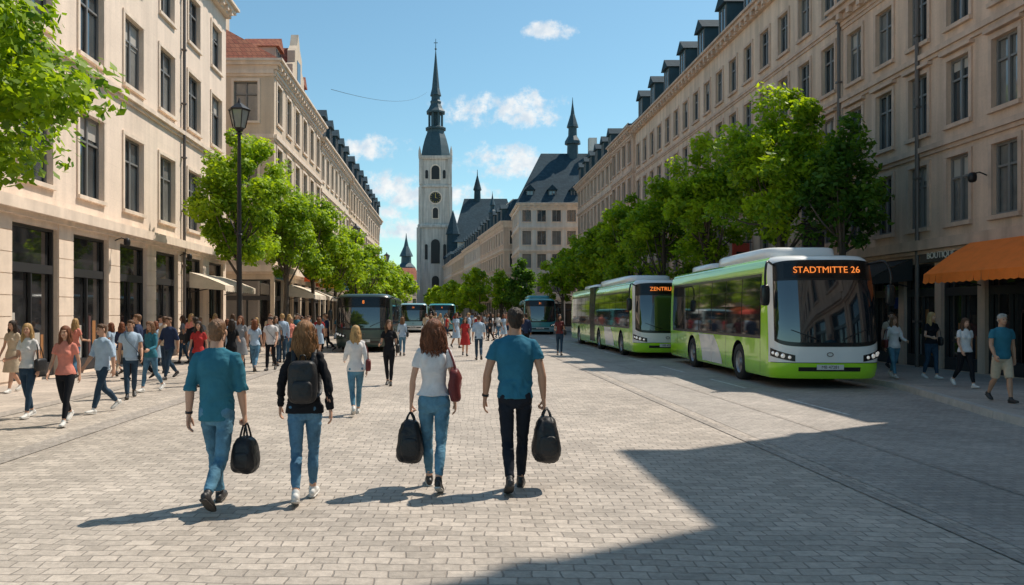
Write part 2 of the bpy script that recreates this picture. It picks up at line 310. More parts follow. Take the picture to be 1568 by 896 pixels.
    if hair=='short':
        ps=[hs((0,-.018,.042),(.080*hw_,.097,.081)),hs((0,-.040,-.004),(.073*hw_,.067,.064)),hs((0,-.050,-.045),(.055*hw_,.042,.045)),hs((0,.035,.082),(.06,.05,.034))]
        co,fs,no=remesh(ps,.005 if hi else .01,2); d=np.array([noise.noise((p[0]*45,p[1]*45,p[2]*25))+.7*noise.noise((p[0]*110,p[1]*110,p[2]*50)) for p in co]); add(co+no*(d*.0065)[:,None],fs,'hair')
    else:
        ln=k.get('hl',.30); fz=k.get('fluff',1.)
        w1=.090*fz**.4; ps=[hs((0,-.014,.038),(.084,.098,.084)),hs((0,-.045,-.03),(w1,.076,.09)),hs((0,-.055,-ln*.42),(w1*1.14,.070,ln*.36)),hs((0,-.058,-ln*.64),(w1*1.12,.056,ln*.20))]
        for s in (-1,1): ps+=[hs((s*.068,-.002,-.02),(.024,.05,.08)),hs((s*.080,.0,-ln*.45),(.032,.042,ln*.30))]
        co,fs,no=remesh(ps,.006 if hi else .012,4)
        d=[]
        for p in co:
            q=p-c0; an=math.atan2(q[0],-q[1]-.0001); wz=.6*math.sin(q[2]*26+an*2.)*fz
            d.append(noise.noise((an*6+wz,q[2]*5,1.3))*1.0+.55*noise.noise((an*17+wz*2,q[2]*9,4.)))
        low_=np.clip((c0[2]+.05-co[:,2])/.12,.25,1.3)
        add(co+no*(np.array(d)*(.017 if hi else .007)*low_)[:,None],fs,'hair')
        nl=170 if hi else 12
        for i in range(nl):
            an=R(rd.uniform(-105,105)); sx,sy=math.sin(an),-math.cos(an); ph=rd.uniform(0,6.28); wv=rd.uniform(.008,.020)*fz; r0=(rd.uniform(.0025,.0065) if hi else .012)
            z0=rd.uniform(-.02,.07); end=ln*rd.uniform(.75,1.10); pts=[];rs=[]; ou=rd.uniform(.97,1.14)
            for j in range(9):
                t=j/8; z=z0-(end+z0)*t
                base=math.sqrt(max(0.,1-(max(0,z-.02)/.10)**2))
                e_=(base*.90 if t<.13 else min(1,base))*(1+.14*t*fz)-.26*max(0,t-.72)
                w=wv*math.sin(ph+t*12)*min(1,t*2.5); pts.append(H3((sx*w1*ou*e_-sy*w, -.022+sy*.085*ou*e_+sx*w,z))); rs.append(r0*(.2+1.1*min(1,t*2.5))*(1-.65*t*t))
            v,f=tube(pts,rs,n=5,k=3 if hi else 1); add(v,f,'hair')
    if k.get('sbag'):
        s=k['sbag']; v,f=sell((s*.235,-.03,Z(.98)),(.055,.15,.12),.5,.5,16,10); add(v,f,'bag')
        for y0 in (-.12,.06): 
            v,f=tube([(s*.235,y0,Z(1.08)),(s*.215,y0*.5,Z(1.3)),(s*.13,-.01,Z(1.46))],[(.012,.004)],n=6,k=3); add(v,f,'bag')
    if k.get('xbag'):
        v,f=tube([(.12,.0,Z(1.475)),(.06,-.13,Z(1.32)),(-.12,-.13,Z(1.1)),(-.19,0,Z(.98)),(-.1,.12,Z(1.12)),(.08,.13,Z(1.32)),(.12,.02,Z(1.475))],[(.004,.014)],n=6,k=3); add(v,f,'bag')
        v,f=sell((-.22,0,Z(.93)),(.045,.12,.09),.5,.5,14,8); add(v,f,'bag')
    return V,F,Mi,arms,b
def mk_person(name,geo,mats,loc,rz,h,parent=None):
    V,F,Mi=geo[:3]; ob=mk(name,V,F,[mats[s] for s in SLOTS],parent,Mi,smooth=True)
    ob.location=loc; ob.rotation_euler=(0,0,rz); s=h/1.75; ob.scale=(s,s,s); return ob
def mset(skin=0,hair='brown',top='white',bottom='jeans',shoe='shoeb',sole='soled',bag='bag'):
    return dict(skin=SK[skin],hair=HR[hair],top=C[top],bottom=C[bottom],shoe=C[shoe],sole=C[sole],eye=C['eye'],lip=C['lip'],bag=C[bag])
def heldbag(parent,c,w,d,h,gripz):
    v,f=sell((0,0,0),(w/2,d/2,h/2),.5,.55,48,32); v=np.array(v)
    tz=(v[:,2]/(h/2)+1)/2; v[:,0]*=1-.42*np.clip(tz-.3,0,1)*1.2; v[:,1]*=1-.26*np.clip(tz-.45,0,1)*1.6
    nn=np.array([noise.noise((p[0]*11,p[1]*9,p[2]*6))+.6*(1-2*abs(noise.noise((p[0]*20+p[2]*6,p[1]*20,p[2]*11)))) for p in v]); v*=(1+.085*nn)[:,None]; v+=np.array(c)
    mk('bag_body',v,f,C['bag'],parent,smooth=True)
    zt=c[2]+h/2
    for s in (-1,1):
        v,f=tube([(c[0]+s*w*.16,c[1]-d*.24,zt-.07),(c[0]+s*w*.13,c[1]-d*.17,zt+.02),(c[0]+s*.008,c[1]-.03,gripz),(c[0]+s*.008,c[1]+.03,gripz),(c[0]+s*w*.13,c[1]+d*.17,zt+.02),(c[0]+s*w*.16,c[1]+d*.24,zt-.07)],[(.010,.006)],n=8,k=4); mk('bag_handle',v,f,C['bag'],parent,smooth=True)
    v,f=sell((c[0],c[1]-d*.44,c[2]-h*.12),(w*.32,.03,h*.24),.5,.5,18,10); mk('bag_pocket',v,f,C['bag'],parent,smooth=True)
HV=.0085
def hero(name,k,ms,loc,rz,h):
    g=person_geo(k); e=empty(name,loc,rz); s=h/1.75; e.scale=(s,s,s)
    mk('body',*g[:2],[ms[q] for q in SLOTS],e,g[2],smooth=True); return e,g
def gripz(g,i):
    S,E,W,d1,d2=g[3][i]; return W+d2*.105
def watch(e,g,i,m):
    S,E,W,d1,d2=g[3][i]; v,f=tube([W-d2*.035,W-d2*.012],[.034,.033],n=14,k=1,cap='flat'); mk('wristwatch',v,f,m,e,smooth=True)
k=dict(vox=HV,legs=((20,6,8),(-14,38,-38)),arms=((-9,11,12),(4,8,10)),sleeve='elbow',hem=.85,grip=(0,1),fit=1.02,loose=.007,seed=2,yaw=4)
e,g=hero('man_in_teal_shirt',k,mset(0,'lbrown','teal','jeans2','shoeb','soled'),(-2.17,7.4,0),R(-3),1.77)
p=gripz(g,1); heldbag(e,(p[0]-.0,p[1],p[2]-.28),.24,.30,.32,p[2]+.0); watch(e,g,0,M['dark'])
k=dict(vox=HV,fem=True,legs=((-8,20,-18),(14,4,6)),arms=((8,16,14),(-12,16,16)),sleeve='long',hem=.88,hair='long',hl=.29,fit=1.03,seed=5,fluff=1.4)
e,g=hero('woman_with_backpack',k,mset(0,'gold','black','jeans','shoew','sole'),(-1.40,7.65,0),R(4),1.73)
b=g[4]
v,f=sell((0,-.185,1.17+b),(.14,.085,.205),.5,.55,36,24); v=np.array(v); nn=np.array([noise.noise((q[0]*12,q[1]*12,q[2]*12)) for q in v]); v[:,1]-=.016*nn; v[:,0]*=1+.05*nn; mk('backpack',v,f,C['bag'],e,smooth=True)
v,f=sell((0,-.26,1.09+b),(.10,.04,.10),.5,.5,20,12); mk('backpack_pocket',v,f,C['bag'],e,smooth=True)
for s in (-1,1):
    v,f=tube([(s*.09,-.13,1.36+b),(s*.10,-.07,1.455+b),(s*.10,.02,1.465+b),(s*.105,.115,1.36+b),(s*.125,.11,1.2+b),(s*.145,.0,1.06+b),(s*.12,-.13,1.02+b)],[(.024,.008)],n=8,k=4); mk('backpack_strap',v,f,C['bag'],e,smooth=True)
v,f=tube([(-.03,-.15,1.37+b),(-.02,-.17,1.42+b),(.02,-.17,1.42+b),(.03,-.15,1.37+b)],[.008],n=6,k=3); mk('backpack_handle',v,f,C['bag'],e)
k=dict(vox=HV,fem=True,legs=((14,5,6),(-9,24,-22)),arms=((2,14,6),(-4,10,22)),sleeve='short',hem=.99,hair='long',hl=.26,grip=(1,0),fit=1.02,seed=9,fluff=1.6,yaw=-6)
e,g=hero('woman_in_white_top',k,mset(0,'auburn','white','jeans2','shoeb','sole'),(-.17,8.2,0),R(-2),1.75)
p=gripz(g,0); heldbag(e,(p[0],p[1],p[2]-.29),.28,.34,.42,p[2])
b=g[4]
v,f=sell((.215,-.07,1.08+b),(.06,.13,.17),.5,.55,28,18); nn=np.array([noise.noise((q[0]*10,q[1]*10,q[2]*10)) for q in v]); v=np.array(v)*1.0; v[:,0]+=.03*nn; mk('shoulder_bag',v,f,C['maroon'],e,smooth=True)
for y0 in (-.16,.0):
    v,f=tube([(.225,y0,1.21+b),(.20,y0*.6-.02,1.33+b),(.145,-.02,1.452+b),(.125,.03,1.455+b),(.18,.06,1.3+b)],[(.011,.004)],n=6,k=4); mk('bag_strap',v,f,C['maroon'],e,smooth=True)
k=dict(vox=HV,legs=((-7,30,-28),(13,5,4)),arms=((2,17,8),(-4,15,14)),sleeve='short',hem=.91,grip=(0,1),fit=1.07,loose=.002,seed=12,yaw=5)
e,g=hero('man_in_blue_tshirt',k,mset(1,'dark','teal2','trous','shoeb','soled'),(.66,8.15,0),R(-2),1.86)
p=gripz(g,1); heldbag(e,(p[0]+.02,p[1],p[2]-.29),.27,.36,.42,p[2]); watch(e,g,0,M['dark'])
VR={
 'w1':dict(fem=True,legs=((20,6,8),(-14,34,-30)),arms=((-16,9,14),(14,9,24)),sleeve='short',hem=.92,hair='long',hl=.33,seed=21),
 'w2':dict(fem=True,legs=((-12,30,-26),(18,5,8)),arms=((14,9,60),(-14,9,16)),sleeve='long',hem=.88,hair='long',hl=.30,sbag=1,seed=22),
 'w3':dict(fem=True,legs=((16,6,6),(-12,28,-24)),arms=((-10,8,14),(10,8,20)),sleeve='short',bottom='dress',hair='long',hl=.28,seed=23),
 'w4':dict(fem=True,legs=((10,4,4),(-7,16,-12)),arms=((-6,9,14),(6,12,75)),sleeve='short',hem=.94,hair='long',hl=.36,sbag=-1,seed=24,yaw=20),
 'm1':dict(legs=((19,6,8),(-13,34,-30)),arms=((-15,9,14),(14,9,22)),sleeve='elbow',hem=.87,seed=25,loose=.006,fit=1.02),
 'm2':dict(legs=((-11,28,-24),(17,5,8)),arms=((12,9,24),(-12,9,14)),sleeve='short',hem=.88,seed=26,loose=.006,fit=1.02,xbag=1,yaw=-25),
 'm3':dict(legs=((15,5,6),(-12,26,-22)),arms=((-10,12,14),(12,12,26)),sleeve='short',hem=.88,bottom='shorts',seed=27,fit=1.03),
 'm4':dict(legs=((3,2,0),(-3,3,0)),arms=((6,8,70),(-2,8,12)),sleeve='long',hem=.87,seed=28,loose=.008,yaw=15),
}
for q in VR.values(): q['vox']=.0135
G={q:person_geo(v) for q,v in VR.items()}
BG=[('woman_in_vest','w4',-7.27,13.7,0,172,1.62,mset(0,'blonde','white','jeansd','shoew','sole')),
('woman_in_coral_top','w1',-6.19,12.8,0,186,1.62,mset(0,'auburn','coral','black','shoew','sole')),
('man_in_light_blue_shirt','m1',-6.3,14.4,0,150,1.62,mset(0,'brown','lblue','jeansd','shoew','sole')),
('man_with_sling_bag','m2',-6.75,16.8,0,200,1.66,mset(1,'brown','lblue','jeansd')),
('woman_in_teal_top','w2',-6.85,18.2,0,160,1.62,mset(0,'lbrown','teal','jeans','shoew','sole')),
('woman_in_dress','w3',-9.9,18.0,0,170,1.64,mset(0,'dark','beige','beige','shoew','sole')),
('woman_with_handbag','w2',-1.68,14.1,0,10,1.60,mset(0,'blonde','white','jeans2','shoew','sole','maroon')),
('woman_in_black','w4',-1.53,19.8,0,178,1.62,mset(0,'brown','black','black')),
('woman_with_handbag','w2',11.3,20.3,.13,175,1.60,mset(0,'lbrown','white','jeans2','shoew','sole','maroon')),
('woman_in_black','w4',12.2,20.2,.13,190,1.68,mset(0,'blonde','black','jeansd','shoew','sole')),
('woman_in_white_top','w1',11.5,17.8,.13,178,1.58,mset(0,'brown','white','black','shoew','sole')),
('man_in_shorts','m3',10.35,14.95,.13,176,1.66,mset(1,'grey','teal','beige','shoeb','soled')),
('woman_walking','w1',-6.2,19.6,0,185,1.62,mset(0,'dark','red','black')),('man_walking','m4',-6.6,20.6,0,30,1.68,mset(1,'dark','black','jeansd')),
('woman_walking','w4',-6.0,21.8,0,10,1.62,mset(0,'dark','black','black')),('man_walking','m1',-7.6,21.5,0,160,1.7,mset(1,'brown','navy','jeansd')),
('woman_walking','w1',-5.9,24,0,5,1.62,mset(0,'auburn','lblue','jeans')),('man_walking','m2',-5.6,24.8,0,176,1.68,mset(0,'dark','white','black')),
('man_in_shorts','m3',-5.0,28,0,182,1.7,mset(0,'brown','grey','beige')),('woman_walking','w2',-2.0,33,0,0,1.63,mset(0,'lbrown','lblue','jeans')),
('man_walking','m1',1.06,30,0,3,1.72,mset(0,'brown','lblue','jeansd')),('woman_walking','w3',.6,33,0,185,1.62,mset(0,'brown','red','red')),
('woman_walking','w4',4.6,33.6,0,178,1.72,mset(0,'dark','maroon','jeansd')),('man_walking','m4',3.4,36,0,0,1.75,mset(1,'dark','navy','black')),
('man_walking','m2',13.0,23.5,.13,178,1.7,mset(0,'brown','beige','jeansd')),('woman_walking','w1',12.3,26,.13,5,1.62,mset(0,'blonde','coral','jeans')),
]
cols=['white','black','lblue','navy','red','grey','beige','coral','teal','white','black']; bots=['jeans','jeansd','black','jeans2','beige','jeansd']; hs_=['brown','dark','blonde','lbrown','auburn','dark']
rr=random.Random(99)
for nm,vr,x,y,z,hd,h,ms in BG: mk_person(nm,G[vr],ms,(x,y,z),R(hd),h)
crowd=empty('distant_crowd'); cache={}
def quick(vr,ms):
    key=(vr,)+tuple(m.name for m in ms.values())
    if key not in cache:
        o=mk_person('pedestrian',G[vr],ms,(0,0,0),0,1.7); cache[key]=o.data; bpy.data.objects.remove(o)
    return cache[key]
sets=[(rr.choice(list(VR)),mset(rr.randint(0,1),rr.choice(hs_),rr.choice(cols),rr.choice(bots))) for _ in range(30)]
def put(x,y,z=0):
    vr,ms=rr.choice(sets); o=bpy.data.objects.new('pedestrian',quick(vr,ms)); scene.collection.objects.link(o); o.parent=crowd
    o.location=(x,y,z); o.rotation_euler=(0,0,R(rr.choice((0,180,180,0,90,200,-20))+rr.uniform(-15,15))); s=rr.uniform(1.52,1.8)/1.75; o.scale=(s,s,s)
for _ in range(20): put(rr.uniform(-10.2,-5.6),rr.uniform(24,35))
for _ in range(40): put(rr.uniform(-8.8,-5.2),rr.uniform(34,70))
for _ in range(5): put(rr.uniform(-10.4,-8.2),rr.uniform(20,24))
for _ in range(48): put(rr.uniform(-1.8,4.2),rr.uniform(38,95))
for _ in range(14): put(rr.uniform(-7,4),rr.uniform(80,130))
for _ in range(16): put(rr.uniform(11.2,14),rr.uniform(25,60),.13)
print('people',time.time()-T0)

# ------------------------------------------------------------ buildings
def TF(O,U,N):
    ox,oy=O; ux,uy=U; nx,ny=N
    return lambda p:(ox+ux*p[0]+nx*p[1],oy+uy*p[0]+ny*p[1],p[2])
def window(P,T,u0,u1,zb,zt,rc,det,sur,rnd):
    W,G_,F,TR=P['walls'],P['glass'] if rnd.random()>.3 else P['glass_curtained'],P['window_frames'],P['trim']
    W.q([(u0,0,zb),(u0,-rc,zb),(u0,-rc,zt),(u0,0,zt)],T); W.q([(u1,0,zb),(u1,-rc,zb),(u1,-rc,zt),(u1,0,zt)],T)
    W.q([(u0,0,zt),(u0,-rc,zt),(u1,-rc,zt),(u1,0,zt)],T); W.q([(u0,0,zb),(u0,-rc,zb),(u1,-rc,zb),(u1,0,zb)],T)
    j=rnd.uniform(-.012,.012)
    G_.q([(u0,-rc+j,zb),(u1,-rc-j,zb),(u1,-rc-j,zt),(u0,-rc+j,zt)],T)
    if det>=1:
        t=.07; d0,d1=-rc+.015,-rc+.07; um=(u0+u1)/2; zm=zb+(zt-zb)*.68
        F.box(u0,u0+t,d0,d1,zb,zt,T); F.box(u1-t,u1,d0,d1,zb,zt,T)
        F.box(u0+t,u1-t,d0,d1,zt-t,zt,T); F.box(u0+t,u1-t,d0,d1,zb,zb+t,T); F.box(um-t*.6,um+t*.6,d0,d1+.01,zb+t,zt-t,T)
        if det>=2:
            F.box(u0+t,um-t*.6,d0,d1,zm-.03,zm+.03,T); F.box(um+t*.6,u1-t,d0,d1,zm-.03,zm+.03,T)
            if rnd.random()<.3:
                h=(zt-zb)*rnd.uniform(.15,.45); P['display'][1].box(u0+t,u1-t,-rc+.014,-rc+.017,zt-h,zt-t,T)
    s=.13
    TR.box(u0-s,u1+s,-.05,.11,zb-.12,zb-.003,T)
    if sur:
        TR.box(u0-s,u0-.003,-.03,.05,zb,zt,T); TR.box(u1+.003,u1+s,-.03,.05,zb,zt,T); TR.box(u0-s,u1+s,-.03,.055,zt+.003,zt+s,T)
        if sur>1: TR.box(u0-s-.08,u1+s+.08,-.03,.16,zt+s+.06,zt+s+.15,T)
def shop(P,T,u0,u1,zb,zt,rc,rnd):
    W,G_,F=P['walls'],P['shop_glass'],P['shopfront']
    W.q([(u0,0,zb),(u0,-rc,zb),(u0,-rc,zt),(u0,0,zt)],T); W.q([(u1,0,zb),(u1,-rc,zb),(u1,-rc,zt),(u1,0,zt)],T)
    W.q([(u0,0,zt),(u0,-rc,zt),(u1,-rc,zt),(u1,0,zt)],T)
    G_.q([(u0,-rc,zb),(u1,-rc,zb),(u1,-rc,zt),(u0,-rc,zt)],T)
    t=.08; d0,d1=-rc+.02,-rc+.1
    F.box(u0,u0+t,d0,d1,zb,zt,T); F.box(u1-t,u1,d0,d1,zb,zt,T); F.box(u0+t,u1-t,d0,d1,zt-t,zt,T); F.box(u0+t,u1-t,d0,d1+.03,zb,zb+.35,T)
    zm=zb+(zt-zb)*.72; F.box(u0+t,u1-t,d0,d1+.02,zm-.12,zm+.12,T); um=(u0+u1)/2; F.box(um-.03,um+.03,d0,d1,zb+.35,zm-.12,T)
    D_=P['display']
    for _ in range(rnd.randint(2,4)):
        a=rnd.uniform(u0+.15,u1-.45); w=rnd.uniform(.12,.3); h=rnd.uniform(.4,1.4); D_[rnd.randint(0,2)].box(a,a+w,-rc+.003,-rc+.006,zb+.36,zb+.36+h,T)
def facade(P,T,W,floors,pitch,det,rnd):
    n=max(1,round(W/pitch)); p=W/n; wl=P['walls']
    for fl in floors:
        z0,z1=fl['z0'],fl['z1']
        if not fl.get('w'): wl.q([(0,0,z0),(W,0,z0),(W,0,z1),(0,0,z1)],T)
        else:
            w,zb,zt=min(fl['w'],p*.86),fl['zb'],fl['zt']; rc=fl.get('rc',.22)
            if zb>z0+.001: wl.q([(0,0,z0),(W,0,z0),(W,0,zb),(0,0,zb)],T)
            if zt<z1-.001: wl.q([(0,0,zt),(W,0,zt),(W,0,z1),(0,0,z1)],T)
            e=0
            for i in range(n):
                c=(i+.5)*p; u0,u1=c-w/2,c+w/2
                wl.q([(e,0,zb),(u0,0,zb),(u0,0,zt),(e,0,zt)],T)
                if fl.get('band'):
                    z=z0+.1
                    while z<zt-.1:
                        P['trim'].box(e+.02 if e else 0,u0-.02,-.02,.03,z,min(z+.52,z1-.3),T); z+=.54
                e=u1
                (shop(P,T,u0,u1,zb,zt,rc,rnd) if fl.get('shop') else window(P,T,u0,u1,zb,zt,rc,det,fl.get('sur',1),rnd))
            wl.q([(e,0,zb),(W,0,zb),(W,0,zt),(e,0,zt)],T)
        if fl.get('course'):
            h,d=fl['course']; P['trim'].box(-.0,W+.0,-.02,d,z1-h,z1-.002,T); P['trim'].box(0,W,-.02,d*.5,z1-h-.12,z1-h-.002,T)
DISP=[mat('display_goods_warm',(.35,.16,.06),.6),mat('display_goods_pale',(.45,.42,.38),.6),mat('display_goods_dark',(.10,.05,.05),.6)]
def building(name,O,U,N,W,D,floors,pitch,wall,trim='trim',roof='slate',rtype='mansard',rh=3.,sides=(1,0),det=2,dorm=0,seed=1,frame='frame',dpitch=None,setb=1.4,corn=.5,par=.7):
    rnd=random.Random(seed); e=empty(name)
    keys=['walls','trim','glass','glass_curtained','window_frames','shop_glass','shopfront','roof','dormer_walls']
    P={k:MB() for k in keys}; P['display']=[MB(),MB(),MB()]; T=TF(O,U,N); H=floors[-1]['z1']
    facade(P,T,W,floors,pitch,det,rnd)
    ox,oy=O; ux,uy=U; nx,ny=N
    TL=TF((ox-nx*D,oy-ny*D),(nx,ny),(-ux,-uy)); TR_=TF((ox+ux*W,oy+uy*W),(-nx,-ny),(ux,uy))
    for flag,Ts in ((sides[0],TL),(sides[1],TR_)):
        if flag: facade(P,Ts,D,floors,pitch*1.15,det,rnd)
        else: P['walls'].q([(0,0,0),(D,0,0),(D,0,H),(0,0,H)],Ts)
    P['walls'].q([(0,-D,0),(W,-D,0),(W,-D,H),(0,-D,H)],T)
    c=corn
    P['trim'].box(-.1,W+.1,-D-.1,c*.4,H,H+.22,T); P['trim'].box(-.25,W+.25,-D-.25,c*.75,H+.222,H+.4,T); P['trim'].box(-.35,W+.35,-D-.35,c,H+.402,H+.52,T)
    if det>=1:
        nd=int(W/.7)
        for i in range(nd): u=(i+.5)*W/nd; P['trim'].box(u-.11,u+.11,c*.4+.002,c*.72,H+.02,H+.219,T)
    h0=H+.522; q=P['roof'].q
    if rtype=='mansard':
        a=-.05; s=setb
        lo=[(0,a,h0),(W,a,h0),(W,-D,h0),(0,-D,h0)]; hi=[(s*.5,a-s,h0+rh),(W-s*.5,a-s,h0+rh),(W-s*.5,-D+s,h0+rh),(s*.5,-D+s,h0+rh)]
        for i in range(4): j=(i+1)%4; q([lo[i],lo[j],hi[j],hi[i]],T)
        zt=h0+rh+.9; r0=(s+1.5,-D/2,zt); r1=(W-s-1.5,-D/2,zt)
        q([hi[0],hi[1],r1,r0],T); q([hi[2],hi[3],r0,r1],T); q([hi[1],hi[2],r1],T); q([hi[3],hi[0],r0],T)
        P['trim'].box(s*.5,W-s*.5,a-s-.05,a-s+.07,h0+rh-.08,h0+rh+.06,T)
    elif rtype=='hip':
        s=setb; lo=[(-.3,.3,h0),(W+.3,.3,h0),(W+.3,-D-.3,h0),(-.3,-D-.3,h0)]; r0=(s,-D/2,h0+rh); r1=(W-s,-D/2,h0+rh)
        q([lo[0],lo[1],r1,r0],T); q([lo[2],lo[3],r0,r1],T); q([lo[1],lo[2],r1],T); q([lo[3],lo[0],r0],T)
    else:
        q([(0,0,h0),(W,0,h0),(W,-D,h0),(0,-D,h0)],T)
        if par: P['trim'].box(0,W,-.3,0.05,h0+.002,h0+par,T)
    if dorm:
        n=max(1,round(W/(dpitch or pitch*1.5))); 
        for i in range(n):
            u=(i+.5)*W/n; w=.62; z0=h0+.15; z1=h0+1.75; d=.02 if rtype=='mansard' else -.6
            dep=1.6
            if rtype=='hip' and not dpitch: z0+=.5; z1=z0+1.0; w=.5
            P['dormer_walls'].box(u-w,u+w,d-dep,d,z0,z1,T)
            P['glass'].box(u-w+.18,u+w-.18,d,d+.012,z0+.25,z1-.15,T)
            P['window_frames'].box(u-.04,u+.04,d+.014,d+.05,z0+.25,z1-.15,T)
            P['window_frames'].box(u-w+.1,u-w+.178,d+.002,d+.06,z0+.2,z1-.1,T); P['window_frames'].box(u+w-.178,u+w-.1,d+.002,d+.06,z0+.2,z1-.1,T)
            a_=[(u-w-.15,d+.2,z1),(u+w+.15,d+.2,z1),(u,d+.2,z1+.65)]; b_=[(p[0],d-dep-.3,p[2]) for p in a_]
            q(a_,T); q([a_[0],b_[0],b_[2],a_[2]],T); q([a_[1],b_[1],b_[2],a_[2]],T); q([a_[0],a_[1],b_[1],b_[0]],T)
        for i in range(max(1,int(W/9))):
            u=(i+.6)*W/max(1,int(W/9)); P['walls'].box(u-.5,u+.5,-D*.45-.4,-D*.45+.4,h0+rh-.5,h0+rh+1.8,T)
    mm={'walls':M[wall],'trim':M[trim],'glass':M['glass'],'glass_curtained':M['glass2'],'window_frames':M[frame],'shop_glass':M['shopglass'],'shopfront':M['signdark'],'roof':M[roof],'dormer_walls':M['copper'] if roof=='slate' else M[wall]}
    for k in keys:
        if P[k].f: mk(k,P[k].v,P[k].f,mm[k],e)
    for i,b_ in enumerate(P['display']):
        if b_.f: mk('window_display',b_.v,b_.f,DISP[i],e)
    return e,T
def FL(g,hs,w,zbo,wh,shopw=None,top=None,sur=1,band=False,g_zb=.0,course=(.22,.14),rc=.2,gc=(.35,.3)):
    fl=[dict(z0=0,z1=g,w=shopw,zb=.05,zt=g-.75,shop=True,rc=.25,band=band,course=gc)] if shopw else [dict(z0=0,z1=g,course=gc)]
    z=g
    for i,h in enumerate(hs):
        fl.append(dict(z0=z,z1=z+h,w=w,zb=z+zbo,zt=z+zbo+wh,sur=sur,rc=rc,course=course)); z+=h
    if top: fl.append(dict(z0=z,z1=top))
    return fl
Y=(0,1)
f=[dict(z0=0,z1=4.7,w=2.35,zb=.08,zt=4.12,shop=True,rc=.22,band=True,course=(.3,.32)),
   dict(z0=4.7,z1=9.2,w=1.65,zb=5.3,zt=7.8,sur=1,rc=.20,course=(.16,.18)),
   dict(z0=9.2,z1=13.0,w=1.6,zb=9.55,zt=11.9,sur=1,rc=.20),
   dict(z0=13.0,z1=16.2,w=1.5,zb=13.2,zt=15.2,sur=1,rc=.20)]
L1,TL1=building('stone_office_building',(-11,9.75),Y,(1,0),29.25,14,f,3.25,'w_L1','trim','slate','flat',sides=(1,0),seed=3,corn=.6)
f=FL(4.3,[3.5,3.4,3.4],1.25,.7,2.1,2.6)
building('corner_house_with_red_roof',(-9.3,42),Y,(1,0),15,12,f,2.5,'w_L2','trim','redtile','hip',rh=4.2,sides=(1,0),seed=4,dorm=1,dpitch=7,setb=3.5)
building('mansard_house',(-9.35,57.1),Y,(1,0),16,12,FL(4.2,[3.3,3.2,3.1],1.2,.7,1.95,2.4),2.3,'w_L3','trim','slate','mansard',rh=3,sides=(0,0),seed=5,dorm=1,det=1,dpitch=3.2)
building('stucco_house',(-9.25,73.2),Y,(1,0),15,12,FL(4.2,[3.2,3.1,3.1],1.2,.7,1.9,2.4),2.3,'w_L4','trim','slate','mansard',rh=2.6,sides=(0,0),seed=6,dorm=1,det=1)
building('mansard_house',(-9.4,88.3),Y,(1,0),17,12,FL(4.,[3.1,3.1,3.1],1.2,.7,1.8,2.4),2.4,'w_L2','trim','slate','mansard',rh=2.8,sides=(0,0),seed=7,dorm=1,det=1)
f=[dict(z0=0,z1=4.0,w=1.62,zb=.15,zt=3.3,shop=True,rc=.2,course=(.3,.28)),
   dict(z0=4.0,z1=6.85,w=.98,zb=4.4,zt=6.3,sur=1,rc=.16,course=(.16,.14)),dict(z0=6.85,z1=9.7,w=.98,zb=7.25,zt=9.1,sur=2,rc=.16,course=(.16,.14)),
   dict(z0=9.7,z1=12.5,w=.98,zb=10.1,zt=11.9,sur=1,rc=.16,course=(.14,.1))]
building('sandstone_shop_building',(14.5,17.9),Y,(-1,0),11.6,13,f,1.9,'w_R0','trimR','slate','flat',sides=(1,0),seed=11,par=0)
f=[dict(z0=0,z1=4.0,w=1.7,zb=.15,zt=3.3,shop=True,rc=.2,course=(.3,.28)),
   dict(z0=4.0,z1=6.9,w=1.0,zb=4.45,zt=6.35,sur=1,rc=.16,course=(.16,.14)),dict(z0=6.9,z1=9.8,w=1.0,zb=7.3,zt=9.2,sur=2,rc=.16,course=(.16,.14)),
   dict(z0=9.8,z1=12.7,w=1.0,zb=10.2,zt=12.0,sur=1,rc=.16,course=(.14,.1)),dict(z0=12.7,z1=15.8,w=1.0,zb=13.1,zt=14.8,rc=.16,sur=1)]
building('sandstone_apartment_building',(14.52,29.55),Y,(-1,0),33,13,f,2.05,'w_R1','trimR','slate','mansard',rh=2.3,sides=(1,0),seed=12,dorm=1,dpitch=3.6)
building('gabled_corner_house',(14.3,62.6),Y,(-1,0),8,13,FL(4,[3.1,3.,3.,2.8],1.1,.6,1.8,1.8),2.,'w_R0','trimR','slate','hip',rh=6.5,sides=(1,0),seed=13,det=1,setb=3)
building('mansard_house',(14.5,70.7),Y,(-1,0),20,13,FL(4,[3.,3.,3.,2.6],1.1,.6,1.8,1.8),2.1,'w_R1','trimR','slate','mansard',rh=2.6,sides=(0,0),seed=14,det=1,dorm=1)
building('unseen_shadow_building',(12.2,13.1),Y,(-1,0),3.1,14,FL(4.4,[4.3,4.2,4.2],1.5,.8,2.2,2.0),3.1,'w_R0','trimR','slate','flat',sides=(0,1),seed=15,det=1,par=.4,corn=.3)  # unseen block beside the camera, added and sized to cast the right foreground shadow
building('unseen_shadow_building',(12.2,-22),Y,(-1,0),35.0,14,FL(4.6,[4.2]*5,1.5,.8,2.2,2.4),3.2,'w_R0','trimR','slate','flat',sides=(0,1),seed=16,det=1,par=.5,corn=.3)  # taller unseen block, added to throw its shadow across the nearest paving
building('white_apartment_house',(8.2,95),(1,0),(0,-1),16,11,FL(3.6,[2.9,2.75,2.75,2.3],1.05,.6,1.65,1.7),1.75,'w_W','trim','slate','hip',rh=7,sides=(1,0),seed=21,det=1,setb=3.2,dorm=1,dpitch=None)
ub=Vector((-.094,.9956)); 
x,y=7.1,106.5
